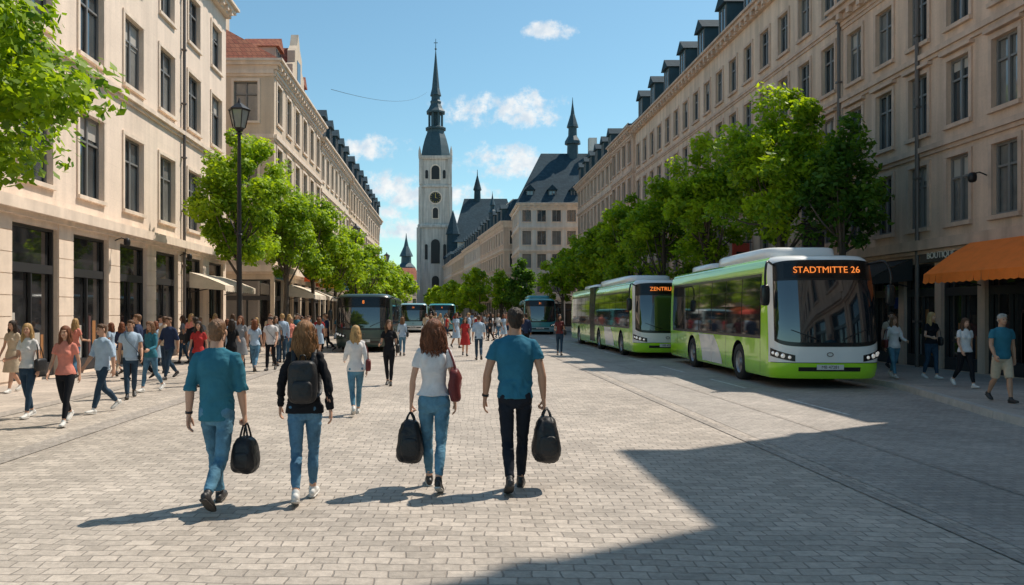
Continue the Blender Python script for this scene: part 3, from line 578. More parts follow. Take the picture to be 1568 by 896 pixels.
for i,(w,hh,wc,rt) in enumerate([(24,[3.2,3.1,3.2],'w_R1','mansard'),(24,[3.1,3.1,2.9],'w_W','mansard'),(25,[3.,3.,2.8],'w_L4','hip'),(24,[3.,2.9,2.8],'w_W','mansard')]):
    building('street_house',(x,y),tuple(ub),(-.9956,-.094),w,11,FL(4,hh,1.1,.65,1.8,1.8),2.3,wc,'trim','slate',rt,rh=4.2 if rt=='hip' else 3.,sides=(1,0),seed=30+i,det=1 if i<2 else 0,dorm=1)
    x+=ub.x*(w+.1); y+=ub.y*(w+.1)
x,y=-9.8,105.6; ul=Vector((-.097,.9953))
for i,wc in enumerate(['w_L3','w_L4','w_L2','w_W','w_L3']):
    building('street_house',(x,y),tuple(ul),(.9953,.097),28,11,FL(4,[3.1,3.,2.8],1.1,.65,1.8,1.8),2.4,wc,'trim','slate' if i%2 else 'redtile','hip',rh=4,sides=(0,0),seed=40+i,det=0,dorm=1)
    x+=ul.x*28.1; y+=ul.y*28.1
for i,(xx,yy,w,h) in enumerate([(-31,262,11,3.3),(-20,275,9,2.8),(-11,290,12,3.6),(1.,265,13,3.2)]):
    building('distant_house',(xx,yy),(1,0),(0,-1),w,12,FL(4,[h,h,h],1.2,.6,1.8,None),2.6,['w_W','w_L3','w_L4','w_W'][i],'trim','slate' if i!=1 else 'redtile','hip',rh=4.5,sides=(0,0),seed=60+i,det=0)
for X,Yy,H,n in ((-10.88,32.55,16.2,1),(14.38,29.5,15.8,-1),(14.38,17.95+6.6,12.4,-1)):
    V,F=tube([(X,Yy,.1),(X,Yy,H-.3),(X,Yy,H)],[.065],n=8,k=1,cap='flat'); mb=MB(); mb.add(V,F)
    for z in np.arange(1.5,H,2.2): mb.box(X-.09,X+.09,Yy-.09,Yy+.09,z,z+.06)
    mk('drainpipe',mb.v,mb.f,M['lead'])

# ------------------------------------------------------------ clock tower & church
def prism(mb,cx,cy,prof,n=8,rot=0.):
    i0=len(mb.v)
    for z,r in prof:
        for j in range(n):
            a=rot+2*math.pi*j/n; mb.v.append((cx+r*math.cos(a),cy+r*math.sin(a),z))
    for i in range(len(prof)-1):
        for j in range(n):
            j2=(j+1)%n; mb.f.append((i0+i*n+j,i0+i*n+j2,i0+(i+1)*n+j2,i0+(i+1)*n+j))
    mb.f.append(tuple(i0+k for k in range(n-1,-1,-1))); m=i0+(len(prof)-1)*n; mb.f.append(tuple(range(m,m+n)))
tw=empty('church_clock_tower'); cx,cy=-3.8,204.
st=MB(); s2=math.sqrt(2); q4=math.pi/4
prism(st,cx,cy,[(0,4.35*s2),(12,4.3*s2),(23,4.1*s2)],4,q4)
prism(st,cx,cy,[(23.002,4.45*s2),(23.5,4.5*s2),(23.9,4.3*s2)],4,q4)
prism(st,cx,cy,[(23.902,3.85*s2),(33.2,3.75*s2)],4,q4)
prism(st,cx,cy,[(33.202,4.05*s2),(33.6,4.1*s2),(33.9,3.9*s2)],4,q4)
prism(st,cx,cy,[(33.902,3.7*s2),(40.2,3.65*s2)],4,q4)
prism(st,cx,cy,[(40.202,4.0*s2),(40.6,4.25*s2),(41.1,4.25*s2)],4,q4)
for sx in (-1,1):
    for sy in (-1,1):
        for z0,z1,r in ((0.,23,4.25),(23.91,33.19,3.78),(33.91,40.19,3.68)): st.box(cx+sx*r-.45,cx+sx*r+.45,cy+sy*r-.45,cy+sy*r+.45,z0,z1)
        prism(st,cx+sx*3.95,cy+sy*3.95,[(41.1,.35),(42.4,.3),(43.6,.02)],6)
mk('stone_shaft',st.v,st.f,M['w_T'],tw)
dk=MB(); tr=MB(); gd=MB()
for (dx,dy) in ((0,-1),(1,0),(-1,0)):
    def P3(u,z,r,off): return (cx+dx*(r+off)+ -dy*u, cy+dy*(r+off)+dx*u, z)
    def arch(u,z0,z1,w,r,off,mb):
        pts=[(u-w,z0),(u+w,z0),(u+w,z1)]+[(u+w*math.cos(a),z1+w*math.sin(a)) for a in np.linspace(0,math.pi,9)[1:-1]]+[(u-w,z1)]
        mb.q([P3(a,b,r,off) for a,b in pts])
    def disc(u,z,rr,r,off,mb): mb.q([P3(u+rr*math.cos(a),z+rr*math.sin(a),r,off) for a in np.linspace(0,2*math.pi,20)[:-1]])
    arch(0,35.0,37.7,1.35,3.72,.04,tr); arch(0,35.2,37.7,1.0,3.72,.07,dk)
    disc(0,30.6,1.75,3.82,.05,tr); disc(0,30.6,1.4,3.82,.08,dk)
    for k in range(12):
        a=k*math.pi/6; gd.q([P3(1.25*math.cos(a+s),30.6+1.25*math.sin(a+s),3.82,.1) if t else P3(1.05*math.cos(a+s),30.6+1.05*math.sin(a+s),3.82,.1) for s,t in ((-.05,0),(.05,0),(.05,1),(-.05,1))])
    gd.q([P3(-.06,30.5,3.82,.11),(P3(.06,30.5,3.82,.11)),P3(.06,31.6,3.82,.11),P3(-.06,31.6,3.82,.11)]); gd.q([P3(0,30.54,3.82,.12),P3(0,30.66,3.82,.12),P3(.75,30.3,3.82,.12)])
    arch(0,25.2,27.4,.95,3.88,.04,tr); arch(0,25.4,27.4,.65,3.88,.07,dk)
    arch(0,14,19,1.1,4.3,.05,dk); arch(0,5,10,.9,4.4,.05,dk)
    for u in (-1,1): arch(u*2.2,35.4,37.2,.35,3.72,.05,dk); arch(u*2.3,15,18.5,.35,4.3,.05,dk)
mk('belfry_openings',dk.v,dk.f,M['dark'],tw); mk('stone_surrounds',tr.v,tr.f,M['trim'],tw); mk('clock_hands',gd.v,gd.f,M['gold'],tw)
hm=MB()
prism(hm,cx,cy,[(41.1,4.0),(42.0,3.9),(44.0,3.5),(46,2.95),(47.6,2.35),(48.4,2.3)],8,math.pi/8)
prism(hm,cx,cy,[(48.402,2.75),(48.8,2.8),(49.1,2.2)],8,math.pi/8)
for j in range(8):
    a=math.pi/8+j*math.pi/4; prism(hm,cx+1.75*math.cos(a),cy+1.75*math.sin(a),[(49.1,.28),(52.6,.28)],6)
prism(hm,cx,cy,[(49.1,1.2),(52.6,1.2)],8)
prism(hm,cx,cy,[(52.602,2.5),(53.0,2.55),(53.8,1.9),(55.0,1.35),(55.6,1.5),(56.0,1.2),(57.2,1.15)],8,math.pi/8)
prism(hm,cx,cy,[(57.2,1.5),(57.6,1.4),(59.0,1.05),(64,.55),(68.3,.14),(68.9,.08)],8,math.pi/8)
prism(hm,cx,cy,[(68.9,.1),(69.2,.32),(69.5,.1),(71.8,.06)],6); hm.box(cx-.5,cx+.5,cy-.05,cy+.05,70.7,70.85)
mk('copper_helm_and_spire',hm.v,hm.f,M['copper'],tw)
nv=empty('church_nave'); mb=MB(); mb.box(.7,17,196,214,0,19); 
for i in range(6): mb.box(2+i*2.8,2.7+i*2.8,194.6,196.01,0,15)
mk('walls',mb.v,mb.f,M['w_T'],nv)
mb=MB(); mb.q([(0.3,195.3,19),(17.5,195.3,19),(14.5,205,31),(3.5,205,31)]); mb.q([(0.3,214.5,19),(17.5,214.5,19),(14.5,205,31),(3.5,205,31)]); mb.q([(0.3,195.3,19),(0.3,214.5,19),(3.5,205,31)]); mb.q([(17.5,195.3,19),(17.5,214.5,19),(14.5,205,31)])
prism(mb,6.9,205,[(30,.9),(33,.8),(33.2,1.1),(37,.12),(38.5,.05)],8)
prism(mb,.6,197,[(0,1.5),(21,1.5)],8); prism(mb,.6,197,[(21,1.8),(27,.05)],8)
mk('roof',mb.v,mb.f,M['slate'],nv)
def fleche(name,x,y,z,h,r):
    mb=MB(); prism(mb,x,y,[(z-1.5,r),(z+h*.22,r*.9)],8); prism(mb,x,y,[(z+h*.22,r*1.35),(z+h*.27,r*1.3),(z+h*.36,r*.75),(z+h*.5,r*.7)],8)
    prism(mb,x,y,[(z+h*.5,r*1.0),(z+h*.54,r*.9),(z+h*.72,r*.35),(z+h*.9,r*.1),(z+h,r*.03)],8); mk(name,mb.v,mb.f,M['copper'])
fleche('roof_spire',15.4,100.5,21.3,7.6,.75)
fleche('distant_church_spire',-16.7,300,14,17.5,2.6)
fleche('roof_turret',6.2,118,15.5,4.2,.45)
g=empty('ornate_gable_dormer'); mb=MB(); T=TF((-9.3,48.2),Y,(1,0))
pts=[(-1.8,.1,15.1),(1.8,.1,15.1),(1.8,.1,16.3),(1.1,.1,16.6),(1.1,.1,17.3),(.45,.1,17.8),(0,.1,18.6),(-.45,.1,17.8),(-1.1,.1,17.3),(-1.1,.1,16.6),(-1.8,.1,16.3)]
mb.q(pts,T); bk=[(a,-.35,c) for a,b,c in pts]; mb.q(bk,T)
for i in range(len(pts)): j=(i+1)%len(pts); mb.q([pts[i],pts[j],bk[j],bk[i]],T)
mk('gable_wall',mb.v,mb.f,M['w_L2'],g)
mb=MB(); mb.box(-.5,.5,.102,.13,15.5,16.9,T); mk('gable_window',mb.v,mb.f,M['glass'],g)
mb=MB(); a_=[(-1.7,-.36,15.3),(1.7,-.36,15.3),(0,-.36,17.8)]; b_=[(a,-3.5,c) for a,_,c in a_]; mb.q([a_[0],b_[0],b_[2],a_[2]],T); mb.q([a_[1],b_[1],b_[2],a_[2]],T); mk('gable_roof',mb.v,mb.f,M['redtile'],g)

# ------------------------------------------------------------ ground
M['pave']=brickmat('granite_setts',(.57,.50,.43),(.41,.36,.31),(.30,.262,.228),.20,.14,.009,rough=.68,bump=.55,stain=.28,wob=.10,rot=.03,bd=.014)
M['road']=brickmat('road_setts',(.49,.44,.395),(.38,.345,.31),(.29,.262,.235),.17,.11,.008,rough=.68,bump=.5,stain=.28,wob=.08,rot=-.02)
M['slab']=brickmat('pavement_slabs',(.56,.48,.41),(.46,.395,.34),(.30,.262,.23),.6,.4,.010,rough=.8,bump=.3,stain=.25)
M['kerb']=mat('granite_kerb',(.48,.44,.40),.8,var=.2,vs=4,bump=.3)
M['strip']=brickmat('edge_setts',(.46,.41,.365),(.36,.32,.285),(.28,.25,.22),.12,.12,.008,rough=.75,bump=.5,stain=.3)
M['paint']=mat('road_paint',(.66,.65,.62),.7,var=.45,vs=6)
def sheet(name,pts,z,m): return mk(name,[(a,b,z) for a,b in pts],[tuple(range(len(pts)))],m)
sheet('ground',[(-900,-300),(900,-300),(900,1600),(-900,1600)],0,M['pave'])
sheet('road',[(4.2,-25),(9.2,-25),(9.2,12.5),(10.75,18.6),(10.75,94),(4.7,110),(4.7,60)],.004,M['road'])
sheet('left_pavement',[(-11.5,-25),(-7.9,-25),(-7.9,104),(-11.5,104)],.005,M['slab'])
KP=[(9.0,-25),(9.0,12.3),(9.25,13.6),(10.45,18.3),(10.6,19.4),(10.6,93)]
mb=MB(); mb.q([(a+.16,b,.13) for a,b in KP]+[(15.5,93,.13),(15.5,-25,.13)]); mk('right_pavement',mb.v,mb.f,M['slab'])
mb=MB()
for (a,b),(c,d) in zip(KP[:-1],KP[1:]):
    L=math.hypot(c-a,d-b); n=max(1,round(L/1.0))
    for i in range(n):
        t0,t1=i/n,(i+1)/n-.012/L; x0,y0,x1,y1=a+(c-a)*t0,b+(d-b)*t0,a+(c-a)*t1,b+(d-b)*t1
        Pp=[(x0,y0),(x1,y1),(x1+.18,y1),(x0+.18,y0)]; k=len(mb.v)
        mb.v+=[(p[0],p[1],0) for p in Pp]+[(p[0]+(.012 if j<2 else 0),p[1],.134) for j,p in enumerate(Pp)]
        mb.f+=[(k,k+1,k+5,k+4),(k+1,k+2,k+6,k+5),(k+2,k+3,k+7,k+6),(k+3,k,k+4,k+7),(k+4,k+5,k+6,k+7)]
mk('kerb',mb.v,mb.f,M['kerb'])
mb=MB()
for k in range(0,14): mb.q([(7.0,14+k*5,.008),(7.08,14+k*5,.008),(7.08,16.6+k*5,.008),(7.0,16.6+k*5,.008)])
mk('lane_marking',mb.v,mb.f,M['paint'])
mb=MB()
for X,w in ((-5.55,.18),(-7.95,.18),(4.2,.07),(5.7,.05)):
    mb.q([(X-w,-20,.009),(X+w,-20,.009),(X+w,100,.009),(X-w,100,.009)])
mk('paving_edge_strip',mb.v,mb.f,M['strip'])

# ------------------------------------------------------------ awnings
def awning(name,side,X,y0,y1,z,drop,out,m):
    e=empty(name); mb=MB(); s=side; n=max(2,int((y1-y0)/.25)); 
    for i in range(n):
        a=y0+(y1-y0)*i/n; b=y0+(y1-y0)*(i+1)/n; sg=.02*math.sin(i*.9)
        mb.q([(X,a,z),(X,b,z),(X+s*out*.5,b,z-drop*.44),(X+s*out*.5,a,z-drop*.44)]); mb.q([(X+s*out*.5,a,z-drop*.44),(X+s*out*.5,b,z-drop*.44),(X+s*out,b,z-drop),(X+s*out,a,z-drop)])
        mb.q([(X+s*out,a,z-drop),(X+s*out,b,z-drop),(X+s*(out+.01+sg),b,z-drop-.24),(X+s*(out+.01+sg),(a+b)/2,z-drop-.27),(X+s*(out+.01+sg),a,z-drop-.24)])
    for yy in (y0,y1): mb.q([(X,yy,z),(X+s*out,yy,z-drop),(X+s*out,yy,z-drop-.22),(X,yy,z-drop-.1)])
    mk('canvas',mb.v,mb.f,m,e)
    mb=MB()
    for yy in (y0+.1,y1-.1): V,F=tube([(X,yy,z-drop-.3),(X+s*out*.97,yy,z-drop-.02)],[.02],n=6,k=1,cap='flat'); mb.add(V,F)
    mk('arms',mb.v,mb.f,M['dark'],e)
AO=mat('orange_canvas',(1.0,.22,.025),.85,var=.12,vs=3); AW=mat('cream_canvas',(.72,.62,.50),.85,var=.12,vs=3); AR=mat('red_canvas',(.6,.07,.04),.85,var=.1)
awning('orange_awning',-1,14.45,17.6,21.8,3.85,1.0,1.5,AO)
awning('cream_awning',1,-10.95,33.4,38.6,3.5,.55,1.5,AW)
for a,b in ((44.3,48.5),(50,54),(60,64.5),(67,71)): awning('cream_awning',1,-9.2,a,b,3.4,.6,1.6,AW)
awning('red_awning',1,-9.2,76,80,3.2,.6,1.6,AR); awning('orange_awning',1,-9.2,84,88,3.2,.6,1.6,AO)
awning('dark_awning',-1,14.45,24.9,28.2,3.5,.6,1.3,mat('dark_canvas',(.03,.03,.03),.8))
def signbox(name,X,s,y0,y1,z0,z1,c,txt=None,tc=(.8,.8,.75)):
    e=empty(name); mb=MB(); mb.box(min(X,X+s*.12),max(X,X+s*.12),y0,y1,z0,z1); mk('panel',mb.v,mb.f,mat(name+'_paint',c,.5),e)
    if txt:
        cu=bpy.data.curves.new('lettering','FONT'); cu.body=txt; cu.size=(z1-z0)*.75; cu.align_x='CENTER'; cu.align_y='CENTER'; cu.extrude=.01
        o=bpy.data.objects.new('lettering',cu); cu.materials.append(mat('lettering_paint',tc,.5)); o.location=(X+s*.14,(y0+y1)/2,(z0+z1)/2); o.rotation_euler=(R(90),0,R(90*s)); o.parent=e; scene.collection.objects.link(o)
signbox('shop_sign',14.5,-1,22.3,24.4,3.32,3.68,(.06,.06,.06),'BOUTIQUE')
signbox('shop_sign',14.5,-1,31,35,3.32,3.68,(.3,.05,.04),'CAFE')
signbox('shop_sign',-9.3,1,42.4,44.2,3.6,4.0,(.05,.2,.25),'CAFE')
signbox('shop_sign',-9.3,1,55,58,3.6,4.0,(.5,.1,.04),'MARKT')
def hangsign(X,s,y,z,c,w=.8,h=.9):
    e=empty('hanging_shop_sign'); mb=MB(); a,b=X+s*.15,X+s*(.15+w); mb.box(min(a,b),max(a,b),y-.05,y+.05,z,z+h); mk('panel',mb.v,mb.f,mat('sign_panel_paint',c,.5,var=.1,vs=4),e)
    mb=MB(); mb.box(min(X,b),max(X,b),y-.02,y+.02,z+h+.03,z+h+.07); mb.box(min(a+s*w*.3,a+s*w*.34),max(a+s*w*.3,a+s*w*.34),y-.01,y+.01,z+h,z+h+.03); mb.box(min(a+s*w*.2,a+s*w*.8),max(a+s*w*.2,a+s*w*.8),y-.06,y-.052,z+h*.4,z+h*.55); mk('bracket',mb.v,mb.f,M['dark'],e)
for (X,s,y,z,c) in ((-9.2,1,49.3,3.7,(.75,.12,.03)),(-9.2,1,56.2,3.5,(.8,.45,.05)),(-9.2,1,65.5,3.6,(.1,.3,.5)),(-9.2,1,72,3.4,(.8,.15,.04)),(-9.2,1,81.5,3.5,(.8,.75,.7)),(14.4,-1,30.4,4.3,(.04,.04,.04)),(14.4,-1,38,4.2,(.6,.08,.05))): hangsign(X,s,y,z,c)
def walllamp(X,s,Yy,z):
    mb=MB(); V,F=tube([(X,Yy,z),(X+s*.2,Yy,z+.08),(X+s*.34,Yy,z+.02)],[.02],n=6,k=2); mb.add(V,F); V,F=sell((X+s*.38,Yy,z-.06),(.10,.10,.14),.7,.7,10,6); mb.add(V,F); mk('wall_lamp',mb.v,mb.f,M['dark'],smooth=True)
walllamp(14.4,-1,21.4,5.5); walllamp(14.4,-1,27.3,4.4); walllamp(-10.9,1,32.1,4.1); walllamp(-10.9,1,25.9,4.15)

# ------------------------------------------------------------ street lamps
def lamp(x,y,h):
    e=empty('street_lamp',(x,y,0)); mb=MB()
    V,F=tube([(0,0,0),(0,0,.25),(0,0,.3),(0,0,1.1),(0,0,1.2),(0,0,h*.55),(0,0,h-1.0)],[.2,.19,.13,.11,.085,.075,.055],n=12,k=1,cap='flat'); mb.add(V,F)
    for z,r in ((.28,.21),(1.15,.13),(h*.5,.12),(h-1.05,.10),(h-.95,.13)): V,F=sell((0,0,z),(r,r,.05),1,1,12,6); mb.add(V,F)
    V,F=tube([(-.32,0,h*.56),(0,0,h*.5),(.32,0,h*.56)],[.02],n=6,k=3); mb.add(V,F)
    prism(mb,0,0,[(h-.95,.1),(h-.88,.2)],6); prism(mb,0,0,[(h-.32,.36),(h-.28,.38),(h-.12,.16),(h-.06,.07),(h+.1,.02)],6)
    for j in range(6):
        a=j*math.pi/3; V,F=tube([(.2*math.cos(a),.2*math.sin(a),h-.88),(.33*math.cos(a),.33*math.sin(a),h-.32)],[.016],n=5,k=1,cap='flat'); mb.add(V,F)
    mk('post_and_frame',mb.v,mb.f,M['dark'],e)
    mb=MB(); prism(mb,0,0,[(h-.88,.18),(h-.32,.31)],6); mk('lantern_glass',mb.v,mb.f,glassmat('lantern_glass',(.3,.32,.3),.1),e)
lamp(-6.9,26,8.7); lamp(-6.9,58,8.2); lamp(-6.9,86,8.2); lamp(11.2,47,8); lamp(11.2,80,8)
def cable(a,b,sag,r=.02):
    pts=[tuple(Vector(a).lerp(Vector(b),t)-Vector((0,0,sag*4*t*(1-t)))) for t in np.linspace(0,1,20)]
    V,F=tube(pts,[r],n=5,k=1,cap='flat'); mk('overhead_cable',V,F,M['dark'])
cable((-9.,60,18.6),(-6,200,57),1.5,.02)
def pole_sign(x,y,c,h=2.6):
    e=empty('traffic_sign',(x,y,0)); V,F=tube([(0,0,0),(0,0,h)],[.03],n=8,k=1,cap='flat'); mk('pole',V,F,M['lead'],e)
    mb=MB(); pts=[(.3*math.cos(a),-.04,h-.35+.3*math.sin(a)) for a in np.linspace(0,2*math.pi,24)[:-1]]; mb.q(pts); bk=[(p[0],-.035,p[2]) for p in pts]; mb.q(bk); mk('sign_plate',mb.v,mb.f,mat('sign_enamel',c,.4),e)
pole_sign(10.95,33,(.02,.1,.5)); pole_sign(10.95,60,(.6,.03,.03)); pole_sign(-6.4,48,(.02,.1,.5))

# ------------------------------------------------------------ trees
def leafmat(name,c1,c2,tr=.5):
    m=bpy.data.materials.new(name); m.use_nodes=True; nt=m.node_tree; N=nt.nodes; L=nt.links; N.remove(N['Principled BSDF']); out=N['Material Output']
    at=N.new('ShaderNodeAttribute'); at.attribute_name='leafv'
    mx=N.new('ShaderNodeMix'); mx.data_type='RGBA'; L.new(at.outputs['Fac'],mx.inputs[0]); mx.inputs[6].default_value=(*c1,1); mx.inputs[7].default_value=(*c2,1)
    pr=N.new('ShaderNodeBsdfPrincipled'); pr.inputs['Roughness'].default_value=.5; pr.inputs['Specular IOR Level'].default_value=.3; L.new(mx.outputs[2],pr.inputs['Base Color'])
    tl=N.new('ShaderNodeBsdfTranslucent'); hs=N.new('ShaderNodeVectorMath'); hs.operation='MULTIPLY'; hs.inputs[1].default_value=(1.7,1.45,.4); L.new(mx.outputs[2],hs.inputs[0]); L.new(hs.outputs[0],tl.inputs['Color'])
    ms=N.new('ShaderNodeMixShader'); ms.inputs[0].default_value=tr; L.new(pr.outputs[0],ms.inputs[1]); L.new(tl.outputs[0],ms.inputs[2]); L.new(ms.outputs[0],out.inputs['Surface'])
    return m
LM=leafmat('lime_leaves',(.07,.18,.015),(.42,.60,.03)); LD=leafmat('dark_leaves',(.03,.10,.02),(.14,.28,.035))
BK=mat('bark',(.12,.095,.075),.9,var=.4,vs=8,bump=.8,bs=20,stretch=(1,1,.3))
def crown_arrays(c,rad,ncl,nl,leaf,rg,clr=(.17,.32)):
    d=rg.normal(size=(ncl,3)); d/=np.linalg.norm(d,axis=1)[:,None]
    rr=rg.uniform(.25,.92,ncl)**.8
    cc=d*rr[:,None]; cc[:,:2]*=(1.04-.42*np.clip(cc[:,2:3],-.35,1))
    cr_=rg.uniform(clr[0],clr[1],ncl)*(1.15-.25*rr)
    idx=rg.integers(0,ncl,nl)
    u=rg.normal(size=(nl,3)); u/=np.linalg.norm(u,axis=1)[:,None]
    r=rg.uniform(0,1,nl)**.42
    off=u*r[:,None]*cr_[idx][:,None]*np.array([1.2,1.2,.72])
    p=(cc[idx]+off)*np.array(rad)+np.array(c)
    nrm=u*.5+np.array([.35,-.05,.6])+rg.normal(size=(nl,3))*.5; nrm/=np.linalg.norm(nrm,axis=1)[:,None]
    t=np.cross(nrm,rg.normal(size=(nl,3))); t/=np.linalg.norm(t,axis=1)[:,None]; b=np.cross(nrm,t)
    s=leaf*rg.uniform(.6,1.25,nl)[:,None]
    V=np.stack([p-t*s*.62,p+b*s*.34+t*s*.05-nrm*s*.1,p+t*s*.62-nrm*s*.14,p-b*s*.34+t*s*.05-nrm*s*.1],1).reshape(-1,3)
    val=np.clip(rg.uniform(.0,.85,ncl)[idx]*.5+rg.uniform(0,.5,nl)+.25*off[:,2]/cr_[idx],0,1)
    return V,val,cc*np.array(rad)+np.array(c)
def leafobj(name,V,val,m,parent):
    n=len(V)//4; me=bpy.data.meshes.new(name); me.vertices.add(len(V)); me.vertices.foreach_set('co',V.astype(np.float32).ravel())
    me.loops.add(4*n); me.loops.foreach_set('vertex_index',np.arange(4*n,dtype=np.int32)); me.polygons.add(n)
    me.polygons.foreach_set('loop_start',np.arange(0,4*n,4,dtype=np.int32)); me.polygons.foreach_set('loop_total',np.full(n,4,dtype=np.int32))
    a=me.attributes.new('leafv','FLOAT','POINT'); a.data.foreach_set('value',np.repeat(val,4).astype(np.float32))
    me.materials.append(m); me.update(calc_edges=True); me.validate()
    o=bpy.data.objects.new(name,me); scene.collection.objects.link(o); o.parent=parent
def tree(name,x,y,h,r,cb,nl,leaf,seed,m=LM,ncl=60,tr_=.13,ry=None,clr=(.17,.32)):
    rg=np.random.default_rng(seed); e=empty(name,(x,y,0))
    c=(0,0,(h+cb)/2); V,val,cc=crown_arrays(c,(r,ry or r,(h-cb)/2),ncl,nl,leaf,rg,clr); leafobj('foliage',V,val,m,e)
    mb=MB(); j=rg.uniform(-.12,.12,4)
    top=np.array((j[2],j[3],cb+(h-cb)*.6)); trunk=[(0,0,-.02),(0,0,.15),(j[0]*.4,j[1]*.4,cb*.5),(j[0],j[1],cb),tuple(top)]
    v,f=tube(trunk,[tr_*1.5,tr_*1.1,tr_*.95,tr_*.8,tr_*.3],n=10,k=3); mb.add(v,f)
    for q in rg.choice(len(cc),min(24,len(cc)),replace=False):
        t=rg.uniform(.0,.8); s=np.array((j[0],j[1],cb*.85))*(1-t)+top*t; e_=cc[q]; mid=(s+e_)/2+np.array((0,0,-.12*r)); 
        v,f=tube([s,mid,e_],[tr_*.42*(1-t*.5),tr_*.25,tr_*.07],n=6,k=3); mb.add(v,f)
    mk('trunk_and_limbs',mb.v,mb.f,BK,e,smooth=True)
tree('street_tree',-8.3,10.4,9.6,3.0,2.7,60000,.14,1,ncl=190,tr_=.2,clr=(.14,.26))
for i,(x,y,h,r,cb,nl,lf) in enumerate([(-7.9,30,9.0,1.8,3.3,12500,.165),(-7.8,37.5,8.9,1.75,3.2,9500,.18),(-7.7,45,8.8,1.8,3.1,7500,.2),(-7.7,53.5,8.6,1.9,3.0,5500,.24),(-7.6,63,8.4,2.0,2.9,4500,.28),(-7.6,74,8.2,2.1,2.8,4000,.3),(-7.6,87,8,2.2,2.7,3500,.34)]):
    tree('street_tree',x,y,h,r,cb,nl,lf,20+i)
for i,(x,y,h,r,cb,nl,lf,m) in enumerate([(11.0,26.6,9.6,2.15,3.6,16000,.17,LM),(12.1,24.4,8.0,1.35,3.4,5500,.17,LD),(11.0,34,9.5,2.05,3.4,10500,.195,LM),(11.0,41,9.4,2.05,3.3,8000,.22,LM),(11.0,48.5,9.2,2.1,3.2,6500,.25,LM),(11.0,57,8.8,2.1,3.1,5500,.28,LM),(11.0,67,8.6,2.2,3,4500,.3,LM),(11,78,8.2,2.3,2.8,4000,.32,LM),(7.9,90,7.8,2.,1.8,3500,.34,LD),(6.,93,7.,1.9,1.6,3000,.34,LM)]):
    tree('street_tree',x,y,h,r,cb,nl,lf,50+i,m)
e=empty('distant_trees'); Vs=[];vs=[]; rg=np.random.default_rng(5); mb=MB()
for i in range(16):
    t=i/15; x=3.4-9*t+rg.uniform(-.8,.8); y=106+100*t; h=7.2+rg.uniform(-.6,1.2)
    V,val,cc=crown_arrays((x,y,h*.58),(2.3,2.3,h*.42),26,1100,.5,rg); Vs.append(V);vs.append(val)
    v,f=tube([(x,y,0),(x,y,h*.6)],[.15,.06],n=6,k=1); mb.add(v,f)
for i in range(12):
    t=i/11; x=-8.2-15*t+rg.uniform(-.6,.6)+1.5; y=98+140*t; h=8+rg.uniform(-.6,1.2)
    V,val,cc=crown_arrays((x,y,h*.58),(2.5,2.5,h*.42),26,1000,.5,rg); Vs.append(V);vs.append(val)
    v,f=tube([(x,y,0),(x,y,h*.6)],[.15,.06],n=6,k=1); mb.add(v,f)
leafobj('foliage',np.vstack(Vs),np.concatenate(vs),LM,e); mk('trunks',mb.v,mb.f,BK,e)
print('setting',time.time()-T0)

